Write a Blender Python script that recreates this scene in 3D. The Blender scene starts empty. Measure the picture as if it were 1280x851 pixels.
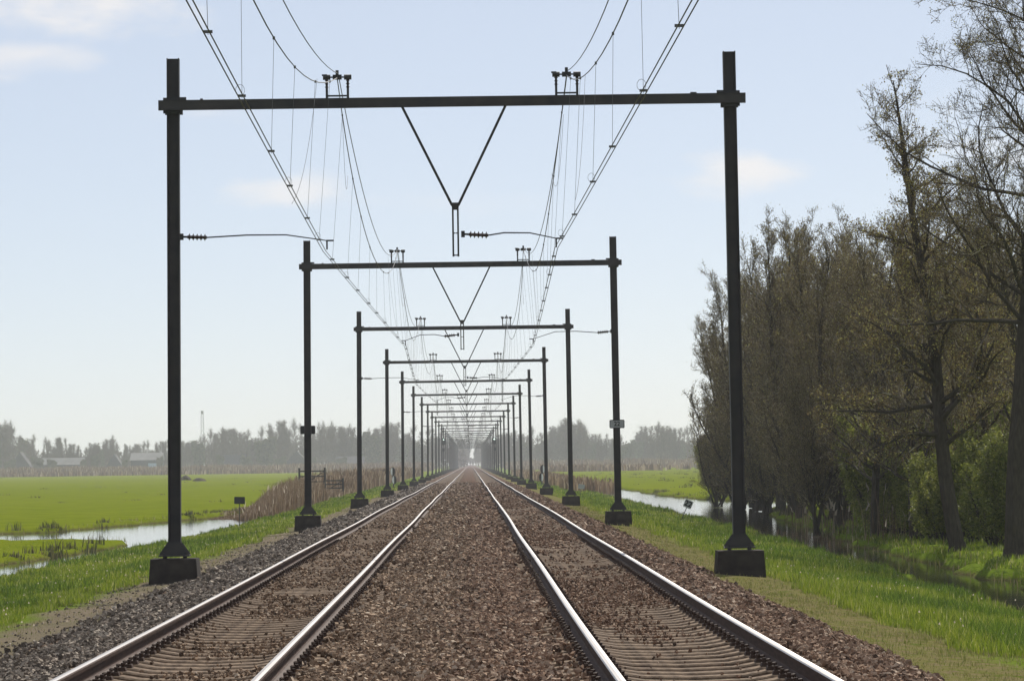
import bpy, math, random
import numpy as np
from mathutils import Matrix, Vector

R = math.radians
sc = bpy.context.scene
COL = sc.collection
rnd = random.Random(11)

# ------------------------------------------------------------------ camera
FPX = 4660.0
cam_d = bpy.data.cameras.new('camera'); cam = bpy.data.objects.new('camera', cam_d); COL.objects.link(cam)
sc.camera = cam
cam_d.sensor_width = 36.0
cam_d.lens = FPX / 1280 * 36
cam_d.clip_start = 1.0
cam_d.clip_end = 20000
CAM = Vector((0.27, 0.0, 1.55))
VP = (588.0, 579.0); ROLL = R(0.82)
a = (VP[0] - 640) / FPX; b = (425.5 - VP[1]) / FPX
Yc = Vector((a, b, -1)).normalized()
t = (b * math.cos(ROLL) - a * math.sin(ROLL))
Zc = Vector((-math.sin(ROLL), math.cos(ROLL), t)).normalized()
Xc = Yc.cross(Zc).normalized()
M = Matrix((Xc, Yc, Zc))                 # rows: world axes in camera space = camera-to-world rotation
cam.matrix_world = Matrix.Translation(CAM) @ M.to_4x4()

# ------------------------------------------------------------------ world, sun, exposure
SUN_EL, SUN_AZ = 40.0, 17.0              # azimuth measured from +Y towards +X
w = bpy.data.worlds.new("World"); sc.world = w; w.use_nodes = True
nt = w.node_tree; N = nt.nodes; L = nt.links; N.clear()
out = N.new('ShaderNodeOutputWorld'); bg = N.new('ShaderNodeBackground')
sky = N.new('ShaderNodeTexSky'); sky.sky_type = 'NISHITA'; sky.sun_disc = False
sky.sun_elevation = R(SUN_EL); sky.sun_rotation = R(SUN_AZ)
sky.air_density = 0.55; sky.dust_density = 0.4; sky.ozone_density = 1.0
bg.inputs[1].default_value = 0.088
tc = N.new('ShaderNodeTexCoord')
nz = N.new('ShaderNodeTexNoise'); nz.inputs['Scale'].default_value = 34; nz.inputs['Detail'].default_value = 6
mp = N.new('ShaderNodeMapping'); mp.inputs['Scale'].default_value = (1, 1, 2.2)
L.new(tc.outputs['Generated'], mp.inputs[0]); L.new(mp.outputs[0], nz.inputs['Vector'])

def pix_dir(u, v):
    d = M @ Vector(((u - 640) / FPX, (425.5 - v) / FPX, -1)); return d.normalized()

cloud_sum = None
def mnode(op, a=None, b=None, clamp=False):
    n = N.new('ShaderNodeMath'); n.operation = op; n.use_clamp = clamp
    for i, v in enumerate((a, b)):
        if v is None: continue
        if isinstance(v, (int, float)): n.inputs[i].default_value = v
        else: L.new(v, n.inputs[i])
    return n.outputs[0]
for (u, v, rx, rz, amt) in ((60, 8, 150, 56, .95), (930, 212, 105, 32, .75), (365, 238, 75, 28, .6), (255, 140, 90, 22, .28), (40, 68, 95, 30, .6), (560, 250, 140, 25, .15), (-420, 60, 500, 90, .7), (1700, 150, 500, 60, .7), (400, -320, 900, 140, .7)):
    d = pix_dir(u, v)
    vm = N.new('ShaderNodeVectorMath'); vm.operation = 'SUBTRACT'; L.new(tc.outputs['Generated'], vm.inputs[0]); vm.inputs[1].default_value = d
    v2 = N.new('ShaderNodeVectorMath'); v2.operation = 'MULTIPLY'; L.new(vm.outputs[0], v2.inputs[0]); v2.inputs[1].default_value = (FPX / rx, FPX / rx, FPX / rz)
    ln = N.new('ShaderNodeVectorMath'); ln.operation = 'LENGTH'; L.new(v2.outputs[0], ln.inputs[0])
    m = mnode('SUBTRACT', 1.0, ln.outputs['Value'])
    m = mnode('ADD', m, mnode('MULTIPLY', mnode('SUBTRACT', nz.outputs[0], 0.5), 2.6))
    mr = N.new('ShaderNodeMapRange'); mr.interpolation_type = 'SMOOTHSTEP'; L.new(m, mr.inputs[0]); mr.inputs[1].default_value = -0.05; mr.inputs[2].default_value = 0.95; mr.inputs[4].default_value = amt
    cloud_sum = mr.outputs[0] if cloud_sum is None else mnode('MAXIMUM', cloud_sum, mr.outputs[0])
mx = N.new('ShaderNodeMix'); mx.data_type = 'RGBA'
mx.inputs['Factor'].default_value = .55; L.new(sky.outputs[0], mx.inputs['A']); mx.inputs['B'].default_value = (7.3, 7.8, 8.65, 1)
mc = N.new('ShaderNodeMix'); mc.data_type = 'RGBA'; L.new(cloud_sum, mc.inputs['Factor']); L.new(mx.outputs['Result'], mc.inputs['A']); mc.inputs['B'].default_value = (9.9, 9.5, 9.2, 1)
L.new(mc.outputs['Result'], bg.inputs[0]); L.new(bg.outputs[0], out.inputs[0])

sd = bpy.data.lights.new('sun', 'SUN'); sun = bpy.data.objects.new('sun', sd); COL.objects.link(sun)
sd.energy = 5.0; sd.angle = R(0.5); sd.color = (1.0, 0.95, 0.87)
sdir = Vector((math.sin(R(SUN_AZ)) * math.cos(R(SUN_EL)), math.cos(R(SUN_AZ)) * math.cos(R(SUN_EL)), math.sin(R(SUN_EL))))
sun.rotation_euler = sdir.to_track_quat('Z', 'Y').to_euler()
sc.view_settings.view_transform = 'Standard'; sc.view_settings.look = 'None'
sc.view_settings.exposure = 0.15; sc.view_settings.gamma = 1.0
sc.render.engine = 'CYCLES'
sc.cycles.max_bounces = 6; sc.cycles.diffuse_bounces = 3; sc.cycles.glossy_bounces = 3
sc.cycles.volume_bounces = 1; sc.cycles.transmission_bounces = 2
HAZE = 0.00020

# ------------------------------------------------------------------ materials
def mat(name, c1, c2=None, scale=8, rough=.85, metal=0., bump=0., island=False, spec=None, trans=0., detail=5, stretch=None):
    m = bpy.data.materials.new(name); m.use_nodes = True
    n = m.node_tree.nodes; l = m.node_tree.links; p = n['Principled BSDF']
    p.inputs['Roughness'].default_value = rough; p.inputs['Metallic'].default_value = metal
    if spec is None: spec = .08 if (rough >= .7 and not metal) else .4
    p.inputs['Specular IOR Level'].default_value = spec
    c2 = c2 or tuple(x * .7 for x in c1)
    t = n.new('ShaderNodeTexCoord'); nz = n.new('ShaderNodeTexNoise')
    nz.inputs['Scale'].default_value = scale; nz.inputs['Detail'].default_value = detail
    if stretch:
        mp = n.new('ShaderNodeMapping'); mp.inputs['Scale'].default_value = stretch
        l.new(t.outputs['Object'], mp.inputs[0]); l.new(mp.outputs[0], nz.inputs['Vector'])
    else: l.new(t.outputs['Object'], nz.inputs['Vector'])
    rp = n.new('ShaderNodeValToRGB'); rp.color_ramp.elements[0].position = .3; rp.color_ramp.elements[1].position = .7
    rp.color_ramp.elements[0].color = (*c1, 1); rp.color_ramp.elements[1].color = (*c2, 1)
    src = nz.outputs[0]
    if island:
        g = n.new('ShaderNodeNewGeometry'); src = g.outputs['Random Per Island']
        rp.color_ramp.elements[0].position = 0; rp.color_ramp.elements[1].position = 1
    l.new(src, rp.inputs[0]); l.new(rp.outputs[0], p.inputs['Base Color'])
    if bump:
        bp = n.new('ShaderNodeBump'); bp.inputs['Strength'].default_value = bump; bp.inputs['Distance'].default_value = .02
        l.new(nz.outputs[0], bp.inputs['Height']); l.new(bp.outputs[0], p.inputs['Normal'])
    if trans:
        tr = n.new('ShaderNodeBsdfTranslucent'); ms = n.new('ShaderNodeMixShader'); ms.inputs[0].default_value = trans
        l.new(rp.outputs[0], tr.inputs[0]); l.new(p.outputs[0], ms.inputs[1]); l.new(tr.outputs[0], ms.inputs[2])
        l.new(ms.outputs[0], n['Material Output'].inputs[0])
    return m

def ramp_cols(m, cols):
    rp = [x for x in m.node_tree.nodes if x.type == 'VALTORGB'][0].color_ramp
    while len(rp.elements) > 1: rp.elements.remove(rp.elements[-1])
    rp.elements[0].position = cols[0][0]; rp.elements[0].color = (*cols[0][1], 1)
    for p_, c_ in cols[1:]:
        e = rp.elements.new(p_); e.color = (*c_, 1)
    return m

STEEL = mat('dark_painted_steel', (.017, .017, .019), (.040, .034, .030), 2.5, .6, 0, .1)
STEEL2 = mat('black_steel', (.02, .02, .022), (.03, .03, .03), 6, .6)
CONC_D = mat('weathered_footing_concrete', (.028, .023, .020), (.055, .046, .038), 5, .95, 0, .5)
INSUL = mat('brown_porcelain', (.035, .02, .018), (.05, .03, .025), 5, .25)
WIRE = mat('weathered_copper_wire', (.055, .05, .05), (.08, .075, .07), 4, .5, .4)
DROP = mat('thin_bronze_cord', (.10, .10, .10), (.14, .14, .14), 4, .8)
RAILTOP = mat('polished_rail_head', (.38, .35, .32), (.29, .26, .235), 2, .38, 1., 0, stretch=(30, .3, 30))
RUST = mat('rusty_rail_side', (.045, .024, .016), (.085, .048, .032), 6, .7, 0, .2, stretch=(6, .6, 6))
CLIP = mat('rusty_clip_steel', (.05, .03, .022), (.08, .05, .035), 12, .7)
SLEEP = mat('dusty_sleeper_concrete', (.075, .050, .033), (.235, .165, .108), 6, .9, 0, .4, stretch=(2.5, 1.2, 2.5))
STONE = mat('ballast_stone', (.1, .08, .06), None, 4, .9, island=True)
ramp_cols(STONE, [(0, (.070, .046, .030)), (.3, (.165, .108, .068)), (.6, (.27, .18, .115)), (.85, (.38, .27, .18)), (1, (.52, .42, .31))])
STONE_RED = mat('rust_stained_ballast_stone', (.1, .08, .06), None, 4, .9, island=True)
ramp_cols(STONE_RED, [(0, (.065, .041, .028)), (.3, (.16, .098, .064)), (.6, (.27, .168, .108)), (.85, (.35, .24, .165)), (1, (.48, .37, .27))])
STONE_GREY = mat('grey_ballast_stone', (.1, .08, .06), None, 4, .9, island=True)
ramp_cols(STONE_GREY, [(0, (.06, .047, .036)), (.35, (.13, .102, .078)), (.7, (.23, .185, .145)), (1, (.45, .38, .30))])
GRASS = mat('grass_blade', (.05, .1, .02), None, 4, .45, island=True, trans=.45, spec=.35)
ramp_cols(GRASS, [(0, (.08, .115, .012)), (.4, (.145, .20, .016)), (.75, (.215, .265, .024)), (.93, (.29, .29, .06)), (1, (.45, .43, .2))])
GRASS2 = mat('lush_grass_blade', (.05, .1, .02), None, 4, .5, island=True, trans=.4, spec=.3)
ramp_cols(GRASS2, [(0, (.045, .075, .010)), (.5, (.085, .145, .014)), (.9, (.14, .21, .022)), (1, (.26, .32, .08))])
DRYG = mat('dry_grass_blade', (.1, .1, .04), None, 4, .6, island=True, trans=.35, spec=.3)
ramp_cols(DRYG, [(0, (.10, .13, .02)), (.4, (.16, .165, .04)), (.7, (.21, .175, .075)), (1, (.34, .29, .16))])
REED = mat('dead_reed', (.1, .1, .04), None, 4, .7, island=True, trans=.3)
ramp_cols(REED, [(0, (.10, .065, .040)), (.5, (.19, .13, .082)), (.85, (.30, .22, .14)), (1, (.46, .38, .28))])
PLUME = mat('reed_plume', (.42, .35, .27), (.55, .47, .38), 3, .9, trans=.5)
BARK = mat('dark_bark', (.040, .033, .026), (.075, .062, .048), 6, .95, 0, .6, stretch=(4, 4, .8))
TWIG = mat('brown_twig', (.1, .08, .06), None, 4, .7, island=True)
ramp_cols(TWIG, [(0, (.045, .035, .026)), (.6, (.11, .085, .060)), (.92, (.24, .195, .14)), (1, (.52, .46, .36))])
TWIG_G = mat('greyish_twig', (.1, .08, .06), None, 4, .7, island=True)
ramp_cols(TWIG_G, [(0, (.06, .047, .027)), (.5, (.16, .125, .070)), (.88, (.30, .245, .150)), (1, (.64, .56, .42))])
BUD = mat('brown_bud', (.1, .08, .06), None, 4, .7, island=True, trans=.3)
ramp_cols(BUD, [(0, (.08, .056, .028)), (.5, (.20, .145, .06)), (.8, (.30, .26, .085)), (1, (.48, .46, .16))])
LEAF = mat('young_leaf', (.1, .08, .06), None, 4, .6, island=True, trans=.5)
ramp_cols(LEAF, [(0, (.10, .12, .02)), (.5, (.19, .21, .035)), (.9, (.27, .28, .06)), (1, (.42, .40, .12))])
FARTWIG = mat('far_tree_twig', (.1, .08, .06), None, 4, .8, island=True)
ramp_cols(FARTWIG, [(0, (.055, .038, .028)), (.6, (.125, .088, .062)), (1, (.22, .17, .125))])
FARBUD = mat('far_tree_spring_bud', (.1, .08, .06), None, 4, .8, island=True, trans=.3)
ramp_cols(FARBUD, [(0, (.07, .065, .035)), (.6, (.12, .12, .06)), (1, (.18, .18, .09))])
SIGNG = mat('grey_sign_plate', (.33, .34, .34), (.38, .39, .39), 3, .6)
WHITE = mat('white_paint', (.78, .78, .76), (.7, .7, .68), 4, .5)
BLACK = mat('black_paint', (.015, .015, .016), (.02, .02, .02), 4, .5)
BRICK = mat('dull_brick_wall', (.12, .075, .06), (.17, .11, .09), 2, .9)
ROOFD = mat('dark_tile_roof', (.06, .055, .06), (.09, .08, .085), 2, .8)
ROOFL = mat('light_sheet_roof', (.20, .19, .185), (.13, .125, .12), .3, .7)
BARNM = mat('dark_barn_boards', (.045, .05, .055), (.07, .075, .08), 1, .8)
PALEB = mat('pale_blue_panel', (.40, .52, .62), (.36, .48, .58), 1, .6)
GLASS = mat('dark_window_glass', (.04, .05, .06), (.05, .06, .07), 1, .15)
DUNG = mat('dark_manure', (.045, .035, .025), (.08, .06, .04), 1.5, .95)

# ------------------------------------------------------------------ mesh helpers
def link(o, parent=None):
    COL.objects.link(o)
    if parent is not None: o.parent = parent
    return o

def np_mesh(name, V, F, mats, parent=None, midx=None, smooth=False):
    """V (N,3); F list of arrays of faces (M,k)"""
    V = np.asarray(V, np.float32)
    Fs = F if isinstance(F, list) else [F]
    me = bpy.data.meshes.new(name)
    me.vertices.add(len(V)); me.vertices.foreach_set('co', V.ravel())
    tot = np.concatenate([np.full(len(f), f.shape[1], np.int32) for f in Fs])
    idx = np.concatenate([f.astype(np.int32).ravel() for f in Fs])
    st = np.concatenate([[0], np.cumsum(tot)[:-1]]).astype(np.int32)
    me.loops.add(len(idx)); me.loops.foreach_set('vertex_index', idx)
    me.polygons.add(len(tot)); me.polygons.foreach_set('loop_start', st); me.polygons.foreach_set('loop_total', tot)
    for m in (mats if isinstance(mats, (list, tuple)) else [mats]): me.materials.append(m)
    if midx is not None: me.polygons.foreach_set('material_index', np.asarray(midx, np.int32))
    me.polygons.foreach_set('use_smooth', np.full(len(tot), smooth))
    me.update(calc_edges=True); me.validate()
    return link(bpy.data.objects.new(name, me), parent)

class MB:
    def __init__(s): s.v = []; s.f = []
    def prism(s, poly, z0, z1, axis='z', sc1=1.0):
        """poly 2D ring extruded; axis z: (x,y)->z ; axis y: (x,z)->y ; axis x: (y,z)->x"""
        b = len(s.v); n = len(poly)
        for k, (z, q) in enumerate(((z0, 1.0), (z1, sc1))):
            for (p, r) in poly:
                p_, r_ = p * q, r * q
                s.v.append({'z': (p_, r_, z), 'y': (p_, z, r_), 'x': (z, p_, r_)}[axis])
        s.f.append(tuple(range(b, b + n))[::-1]); s.f.append(tuple(range(b + n, b + 2 * n)))
        for i in range(n): s.f.append((b + i, b + (i + 1) % n, b + n + (i + 1) % n, b + n + i))
        return s
    def box(s, c, d, top=1.0):
        b = len(s.v)
        for k, q in ((-1, 1.0), (1, top)):
            for i, j in ((-1, -1), (1, -1), (1, 1), (-1, 1)):
                s.v.append((c[0] + i * d[0] / 2 * q, c[1] + j * d[1] / 2 * q, c[2] + k * d[2] / 2))
        for f in ((3, 2, 1, 0), (4, 5, 6, 7), (0, 1, 5, 4), (1, 2, 6, 5), (2, 3, 7, 6), (3, 0, 4, 7)): s.f.append(tuple(b + i for i in f))
        return s
    def tube(s, pts, r, n=6, caps=True):
        pts = [Vector(p) for p in pts]; rs = r if isinstance(r, (list, tuple)) else [r] * len(pts)
        b = len(s.v)
        for i, p in enumerate(pts):
            d = (pts[min(i + 1, len(pts) - 1)] - pts[max(i - 1, 0)]).normalized()
            u = d.cross(Vector((0, 0, 1)))
            if u.length < .05: u = d.cross(Vector((0, 1, 0)))
            u.normalize(); w_ = d.cross(u)
            for k in range(n):
                an = 2 * math.pi * k / n; q = p + (u * math.cos(an) + w_ * math.sin(an)) * rs[i]
                s.v.append(tuple(q))
        for i in range(len(pts) - 1):
            for k in range(n):
                s.f.append((b + i * n + k, b + i * n + (k + 1) % n, b + (i + 1) * n + (k + 1) % n, b + (i + 1) * n + k))
        if caps:
            s.f.append(tuple(range(b, b + n))[::-1]); s.f.append(tuple(range(b + (len(pts) - 1) * n, b + len(pts) * n)))
        return s
    def build(s, name, m, parent=None, smooth=False):
        me = bpy.data.meshes.new(name); me.from_pydata(s.v, [], s.f)
        for k in (m if isinstance(m, (list, tuple)) else [m]): me.materials.append(k)
        if smooth: me.polygons.foreach_set('use_smooth', [True] * len(me.polygons))
        me.update()
        return link(bpy.data.objects.new(name, me), parent)

def tag(o, label=None, cat=None, group=None, kind=None):
    if label: o['label'] = label
    if cat: o['category'] = cat
    if group: o['group'] = group
    if kind: o['kind'] = kind
    return o
def empty(name, loc=(0, 0, 0), rz=0):
    o = bpy.data.objects.new(name, None); o.location = loc; o.rotation_euler = (0, 0, rz); return link(o)
def copy_tree(o, parent=None):
    c = o.copy(); link(c); c.parent = parent
    for ch in [x for x in kids.get(o.name, [])]:
        copy_tree(ch, c)
    return c
kids = {}
def index_kids(o):
    """remember the children of a prototype (children lookup is slow in big scenes)"""
    kids[o.name] = list(o.children)
    for ch in kids[o.name]: index_kids(ch)

def text_mesh(name, s, size, m, parent, loc, rot, depth=.004, bold=.0):
    cu = bpy.data.curves.new(name, 'FONT'); cu.body = s; cu.size = size; cu.align_x = 'CENTER'; cu.align_y = 'CENTER'; cu.extrude = depth; cu.offset = bold
    ob = bpy.data.objects.new('tmp_text', cu); link(ob)
    dg = bpy.context.evaluated_depsgraph_get(); me = bpy.data.meshes.new_from_object(ob.evaluated_get(dg))
    bpy.data.objects.remove(ob); me.materials.clear(); me.materials.append(m); me.name = name
    o = bpy.data.objects.new(name, me); o.location = loc; o.rotation_euler = rot
    return link(o, parent)

def wob(y):                                   # slight unevenness of the track
    y = np.asarray(y, float)
    return .010 * np.sin(y / 17 + 1) + .008 * np.sin(y / 7.3), .010 * np.sin(y / 23 + 2) + .007 * np.sin(y / 9.1 + .5)

# ------------------------------------------------------------------ ground
RPOLY = np.array([(9.7, 20), (9.5, 60), (10.5, 120), (10.8, 150), (10.9, 260), (11.6, 440), (11.8, 760), (13.4, 760), (15.2, 440), (15.5, 290), (16.6, 262), (18, 250), (21, 244), (30, 240), (30, 224), (22, 217), (17.0, 205), (15.0, 178), (13.7, 145), (12.9, 130), (12.3, 105), (12.0, 80), (11.8, 60), (11.8, 20)])
LPOLY = np.array([(-11.6, 20), (-11.4, 112), (-10.9, 126), (-10.2, 136), (-9.9, 210), (-10.3, 260), (-10.6, 640), (-12, 640), (-12.0, 260), (-13.5, 207), (-18.2, 164), (-22, 158), (-23, 152), (-16, 139), (-12.6, 137), (-12.2, 133), (-12.4, 124), (-13.4, 106), (-13.8, 20)])
def sdist(P, poly):
    """signed distance (negative inside) of points (n,2) to polygon"""
    A = poly; B = np.roll(poly, -1, 0); best = np.full(len(P), 1e9); inside = np.zeros(len(P), bool)
    for p, q in zip(A, B):
        e = q - p; wv = P - p; t_ = np.clip((wv @ e) / (e @ e), 0, 1)
        best = np.minimum(best, np.hypot(*(wv - t_[:, None] * e).T))
        c = ((p[1] <= P[:, 1]) != (q[1] <= P[:, 1]))
        xi = p[0] + (P[:, 1] - p[1]) * e[0] / (e[1] if e[1] else 1e-9)
        inside ^= c & (P[:, 0] < xi)
    return np.where(inside, -best, best)
PX = [-3000, -60, -22, -14, -11, -9.2, -7.4, -6.3, -5.1, -4.6, -3.7, -3.36, -.85, -.5, .5, .85, 3.36, 3.7, 4.2, 4.7, 6, 7.4, 9.2, 11, 13.2, 14.5, 22, 60, 3000]
PZ = [-1.0, -1.0, -1.05, -1.0, -1.10, -1.0, -.80, -.68, -.62, -.50, -.24, -.29, -.29, -.20, -.20, -.29, -.29, -.24, -.45, -.60, -.70, -.86, -1.12, -1.14, -1.0, -1.0, -1.0, -1.0, -1.0]
def vnoise(x, y, s, seed=0):
    """smooth value noise"""
    x = np.asarray(x, float) / s + 1000 + seed * 17.3; y = np.asarray(y, float) / s + 1000 + seed * 5.1
    xi = np.floor(x).astype(np.int64); yi = np.floor(y).astype(np.int64); fx = x - xi; fy = y - yi
    fx = fx * fx * (3 - 2 * fx); fy = fy * fy * (3 - 2 * fy)
    def h(i, j):
        n = (i * 374761393 + j * 668265263 + seed * 974711) & 0x7fffffff
        n = ((n ^ (n >> 13)) * 1274126177) & 0x7fffffff
        return (n & 0xffff) / 65535.0
    return (h(xi, yi) * (1 - fx) + h(xi + 1, yi) * fx) * (1 - fy) + (h(xi, yi + 1) * (1 - fx) + h(xi + 1, yi + 1) * fx) * fy
def height(x, y):
    x = np.asarray(x, float); y = np.asarray(y, float)
    wx = np.where(np.abs(x) > 3.6, (vnoise(x * 0, y, 2.5, 3) - .5) * .35, 0)
    z = np.interp(x + wx, PX, PZ)
    far = np.clip((np.abs(x) - 4.5) / 2, 0, 1)
    z = z + far * ((vnoise(x, y, 1.3, 1) - .5) * .07 + (vnoise(x, y, 5, 2) - .5) * .12)
    P = np.stack([x.ravel(), y.ravel()], 1)
    wv = (vnoise(P[:, 0], P[:, 1], 2.2, 7) - .5) * .9 + (vnoise(P[:, 0], P[:, 1], .8, 8) - .5) * .3
    for poly in (RPOLY, LPOLY):
        m = (np.abs(P[:, 0]) < 75) & (P[:, 1] < 800)
        d = np.full(len(P), 50.0)
        if m.any(): d[m] = sdist(P[m], poly) + wv[m]
        k = np.clip((d + .55) / .75, 0, 1).reshape(x.shape); k = k * k * (3 - 2 * k)
        z = z * k + (1 - k) * np.minimum(z, -1.75)
    return z
WATER = -1.22
xs = np.unique(np.concatenate([np.arange(-4.9, 4.9, .35), np.arange(-24, 24.01, .3), np.arange(24, 72, 1.5), -np.arange(24, 72, 2.5), np.geomspace(72, 2400, 16), -np.geomspace(72, 2400, 16)]))
ys = np.unique(np.concatenate([[-30, -10], np.arange(0, 30, 3), np.arange(30, 130, .6), np.arange(130, 300, 1.5), np.arange(300, 700, 6), np.geomspace(700, 5200, 40)]))
GX, GY = np.meshgrid(xs, ys); GZ = height(GX, GY)
nx, ny = len(xs), len(ys)
ii = np.arange(nx * ny).reshape(ny, nx)
F = np.stack([ii[:-1, :-1], ii[:-1, 1:], ii[1:, 1:], ii[1:, :-1]], -1).reshape(-1, 4)

def ground_material():
    m = bpy.data.materials.new('ground_surface'); m.use_nodes = True
    n = m.node_tree.nodes; l = m.node_tree.links; p = n['Principled BSDF']; p.inputs['Roughness'].default_value = .95
    p.inputs['Specular IOR Level'].default_value = 0.0
    geo = n.new('ShaderNodeNewGeometry'); sep = n.new('ShaderNodeSeparateXYZ'); l.new(geo.outputs['Position'], sep.inputs[0])
    def noise(s, d=5, st=None):
        z = n.new('ShaderNodeTexNoise'); z.inputs['Scale'].default_value = s; z.inputs['Detail'].default_value = d
        if st:
            mp = n.new('ShaderNodeMapping'); mp.inputs['Scale'].default_value = st; l.new(geo.outputs['Position'], mp.inputs[0]); l.new(mp.outputs[0], z.inputs['Vector'])
        else: l.new(geo.outputs['Position'], z.inputs['Vector'])
        return z.outputs[0]
    def ma(op, a_, b_=None, cl=False):
        q = n.new('ShaderNodeMath'); q.operation = op; q.use_clamp = cl
        for i, v in enumerate((a_, b_)):
            if v is None: continue
            if isinstance(v, (int, float)): q.inputs[i].default_value = v
            else: l.new(v, q.inputs[i])
        return q.outputs[0]
    def ramp(src, cols):
        r = n.new('ShaderNodeValToRGB'); e = r.color_ramp.elements
        e[0].position, e[0].color = cols[0][0], (*cols[0][1], 1); e[1].position, e[1].color = cols[-1][0], (*cols[-1][1], 1)
        for q, c in cols[1:-1]: k = e.new(q); k.color = (*c, 1)
        l.new(src, r.inputs[0]); return r.outputs[0]
    def step(src, a_, b_):
        q = n.new('ShaderNodeMapRange'); q.interpolation_type = 'SMOOTHSTEP'; l.new(src, q.inputs[0]); q.inputs[1].default_value = a_; q.inputs[2].default_value = b_; return q.outputs[0]
    def mix(f, A, B):
        q = n.new('ShaderNodeMix'); q.data_type = 'RGBA'
        if isinstance(f, float): q.inputs['Factor'].default_value = f
        else: l.new(f, q.inputs['Factor'])
        l.new(A, q.inputs['A']); l.new(B, q.inputs['B']); return q.outputs['Result']
    nb, nm, ns, nst = noise(.05), noise(.6), noise(9), noise(45, 3)
    field = mix(.5, ramp(noise(.012, 6, (1, .35, 1)), [(.3, (.112, .145, .006)), (.7, (.165, .195, .010))]), ramp(nm, [(.3, (.088, .120, .006)), (.7, (.175, .195, .018))]))
    lush = ramp(ns, [(.3, (.08, .12, .014)), (.7, (.14, .19, .022))])
    dry = ramp(noise(5), [(.28, (.075, .105, .016)), (.45, (.13, .125, .04)), (.6, (.17, .14, .07)), (.75, (.12, .085, .055))])
    gravel = ramp(nst, [(.3, (.10, .082, .065)), (.6, (.17, .14, .11)), (.75, (.27, .235, .19))])
    gdirt = ramp(nm, [(.35, (.13, .12, .06)), (.65, (.19, .15, .10))])
    gravel = mix(.5, gravel, gdirt)
    ball = ramp(noise(28, 2), [(.3, (.05, .034, .026)), (.55, (.135, .090, .066)), (.75, (.24, .17, .125))])
    mud = ramp(noise(3), [(.35, (.05, .042, .02)), (.55, (.10, .08, .04)), (.7, (.09, .12, .02))])
    X = ma('ADD', sep.outputs['X'], ma('MULTIPLY', ma('SUBTRACT', nm, .5), 1.3))
    X = ma('ADD', X, ma('MULTIPLY', ma('SUBTRACT', ns, .5), .5))
    c = mix(step(X, 4.2, 4.7), ball, dry)
    c = mix(step(X, 5.7, 6.5), c, lush)
    c = mix(step(X, 13, 16), c, field)
    XL = ma('MULTIPLY', X, -1.0)
    c = mix(step(XL, 4.6, 5.1), c, gravel)
    c = mix(step(XL, 5.9, 6.6), c, lush)
    c = mix(step(XL, 10, 13), c, field)
    # woodland floor on the right, mossy and brown
    wood = ma('MULTIPLY', step(sep.outputs['X'], 12.6, 13.4), ma('MULTIPLY', ma('SUBTRACT', 1.0, step(sep.outputs['X'], 45, 55)), ma('SUBTRACT', 1.0, step(sep.outputs['Y'], 165, 185))))
    c = mix(ma('MULTIPLY', wood, .85), c, ramp(nm, [(.35, (.15, .20, .02)), (.55, (.13, .18, .02)), (.7, (.14, .12, .05))]))
    wet = ma('SUBTRACT', 1.0, step(ma('ADD', sep.outputs['Z'], ma('MULTIPLY', ma('SUBTRACT', ns, .5), .12)), -1.24, -1.10))
    c = mix(wet, c, mud)
    l.new(c, p.inputs['Base Color'])
    bp = n.new('ShaderNodeBump'); bp.inputs['Strength'].default_value = .9; bp.inputs['Distance'].default_value = .05
    l.new(noise(14, 6), bp.inputs['Height']); l.new(bp.outputs[0], p.inputs['Normal'])
    return m
g = np_mesh('ground', np.stack([GX, GY, GZ], -1).reshape(-1, 3), F, ground_material(), smooth=True)
tag(g, kind='structure')

def water_material():
    m = bpy.data.materials.new('still_ditch_water'); m.use_nodes = True
    n = m.node_tree.nodes; l = m.node_tree.links; p = n['Principled BSDF']
    p.inputs['Base Color'].default_value = (.022, .024, .018, 1); p.inputs['Roughness'].default_value = .06; p.inputs['IOR'].default_value = 1.33
    p.inputs['Specular IOR Level'].default_value = .5
    t_ = n.new('ShaderNodeTexCoord'); mp = n.new('ShaderNodeMapping'); mp.inputs['Scale'].default_value = (3, 1.2, 1)
    nz_ = n.new('ShaderNodeTexNoise'); nz_.inputs['Scale'].default_value = 2.2; nz_.inputs['Detail'].default_value = 4
    l.new(t_.outputs['Object'], mp.inputs[0]); l.new(mp.outputs[0], nz_.inputs['Vector'])
    bp = n.new('ShaderNodeBump'); bp.inputs['Strength'].default_value = .10; bp.inputs['Distance'].default_value = .03
    l.new(nz_.outputs[0], bp.inputs['Height']); l.new(bp.outputs[0], p.inputs['Normal'])
    return m
WM = water_material()
for (x0, x1, y0, y1) in ((8.6, 72, 20, 770), (-25, -8.8, 20, 650)):
    o = np_mesh('water', [(x0, y0, WATER), (x1, y0, WATER), (x1, y1, WATER), (x0, y1, WATER)], np.array([[0, 1, 2, 3]]), WM); tag(o, kind='structure')

# haze: the air itself
hz = MB().box((0, 2560, 19.5), (5000, 5400, 44)).build('haze', None) if False else None
def haze_box():
    m = bpy.data.materials.new('thin_haze'); m.use_nodes = True; n = m.node_tree.nodes; l = m.node_tree.links; n.clear()
    o = n.new('ShaderNodeOutputMaterial'); v = n.new('ShaderNodeVolumePrincipled')
    v.inputs['Color'].default_value = (.90, .92, .96, 1); v.inputs['Density'].default_value = HAZE; v.inputs['Anisotropy'].default_value = .1
    l.new(v.outputs[0], o.inputs['Volume'])
    b_ = MB().box((0, 2570, 19.0), (5200, 5500, 43.6)).build('haze', m); tag(b_, kind='stuff')
haze_box()

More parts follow.
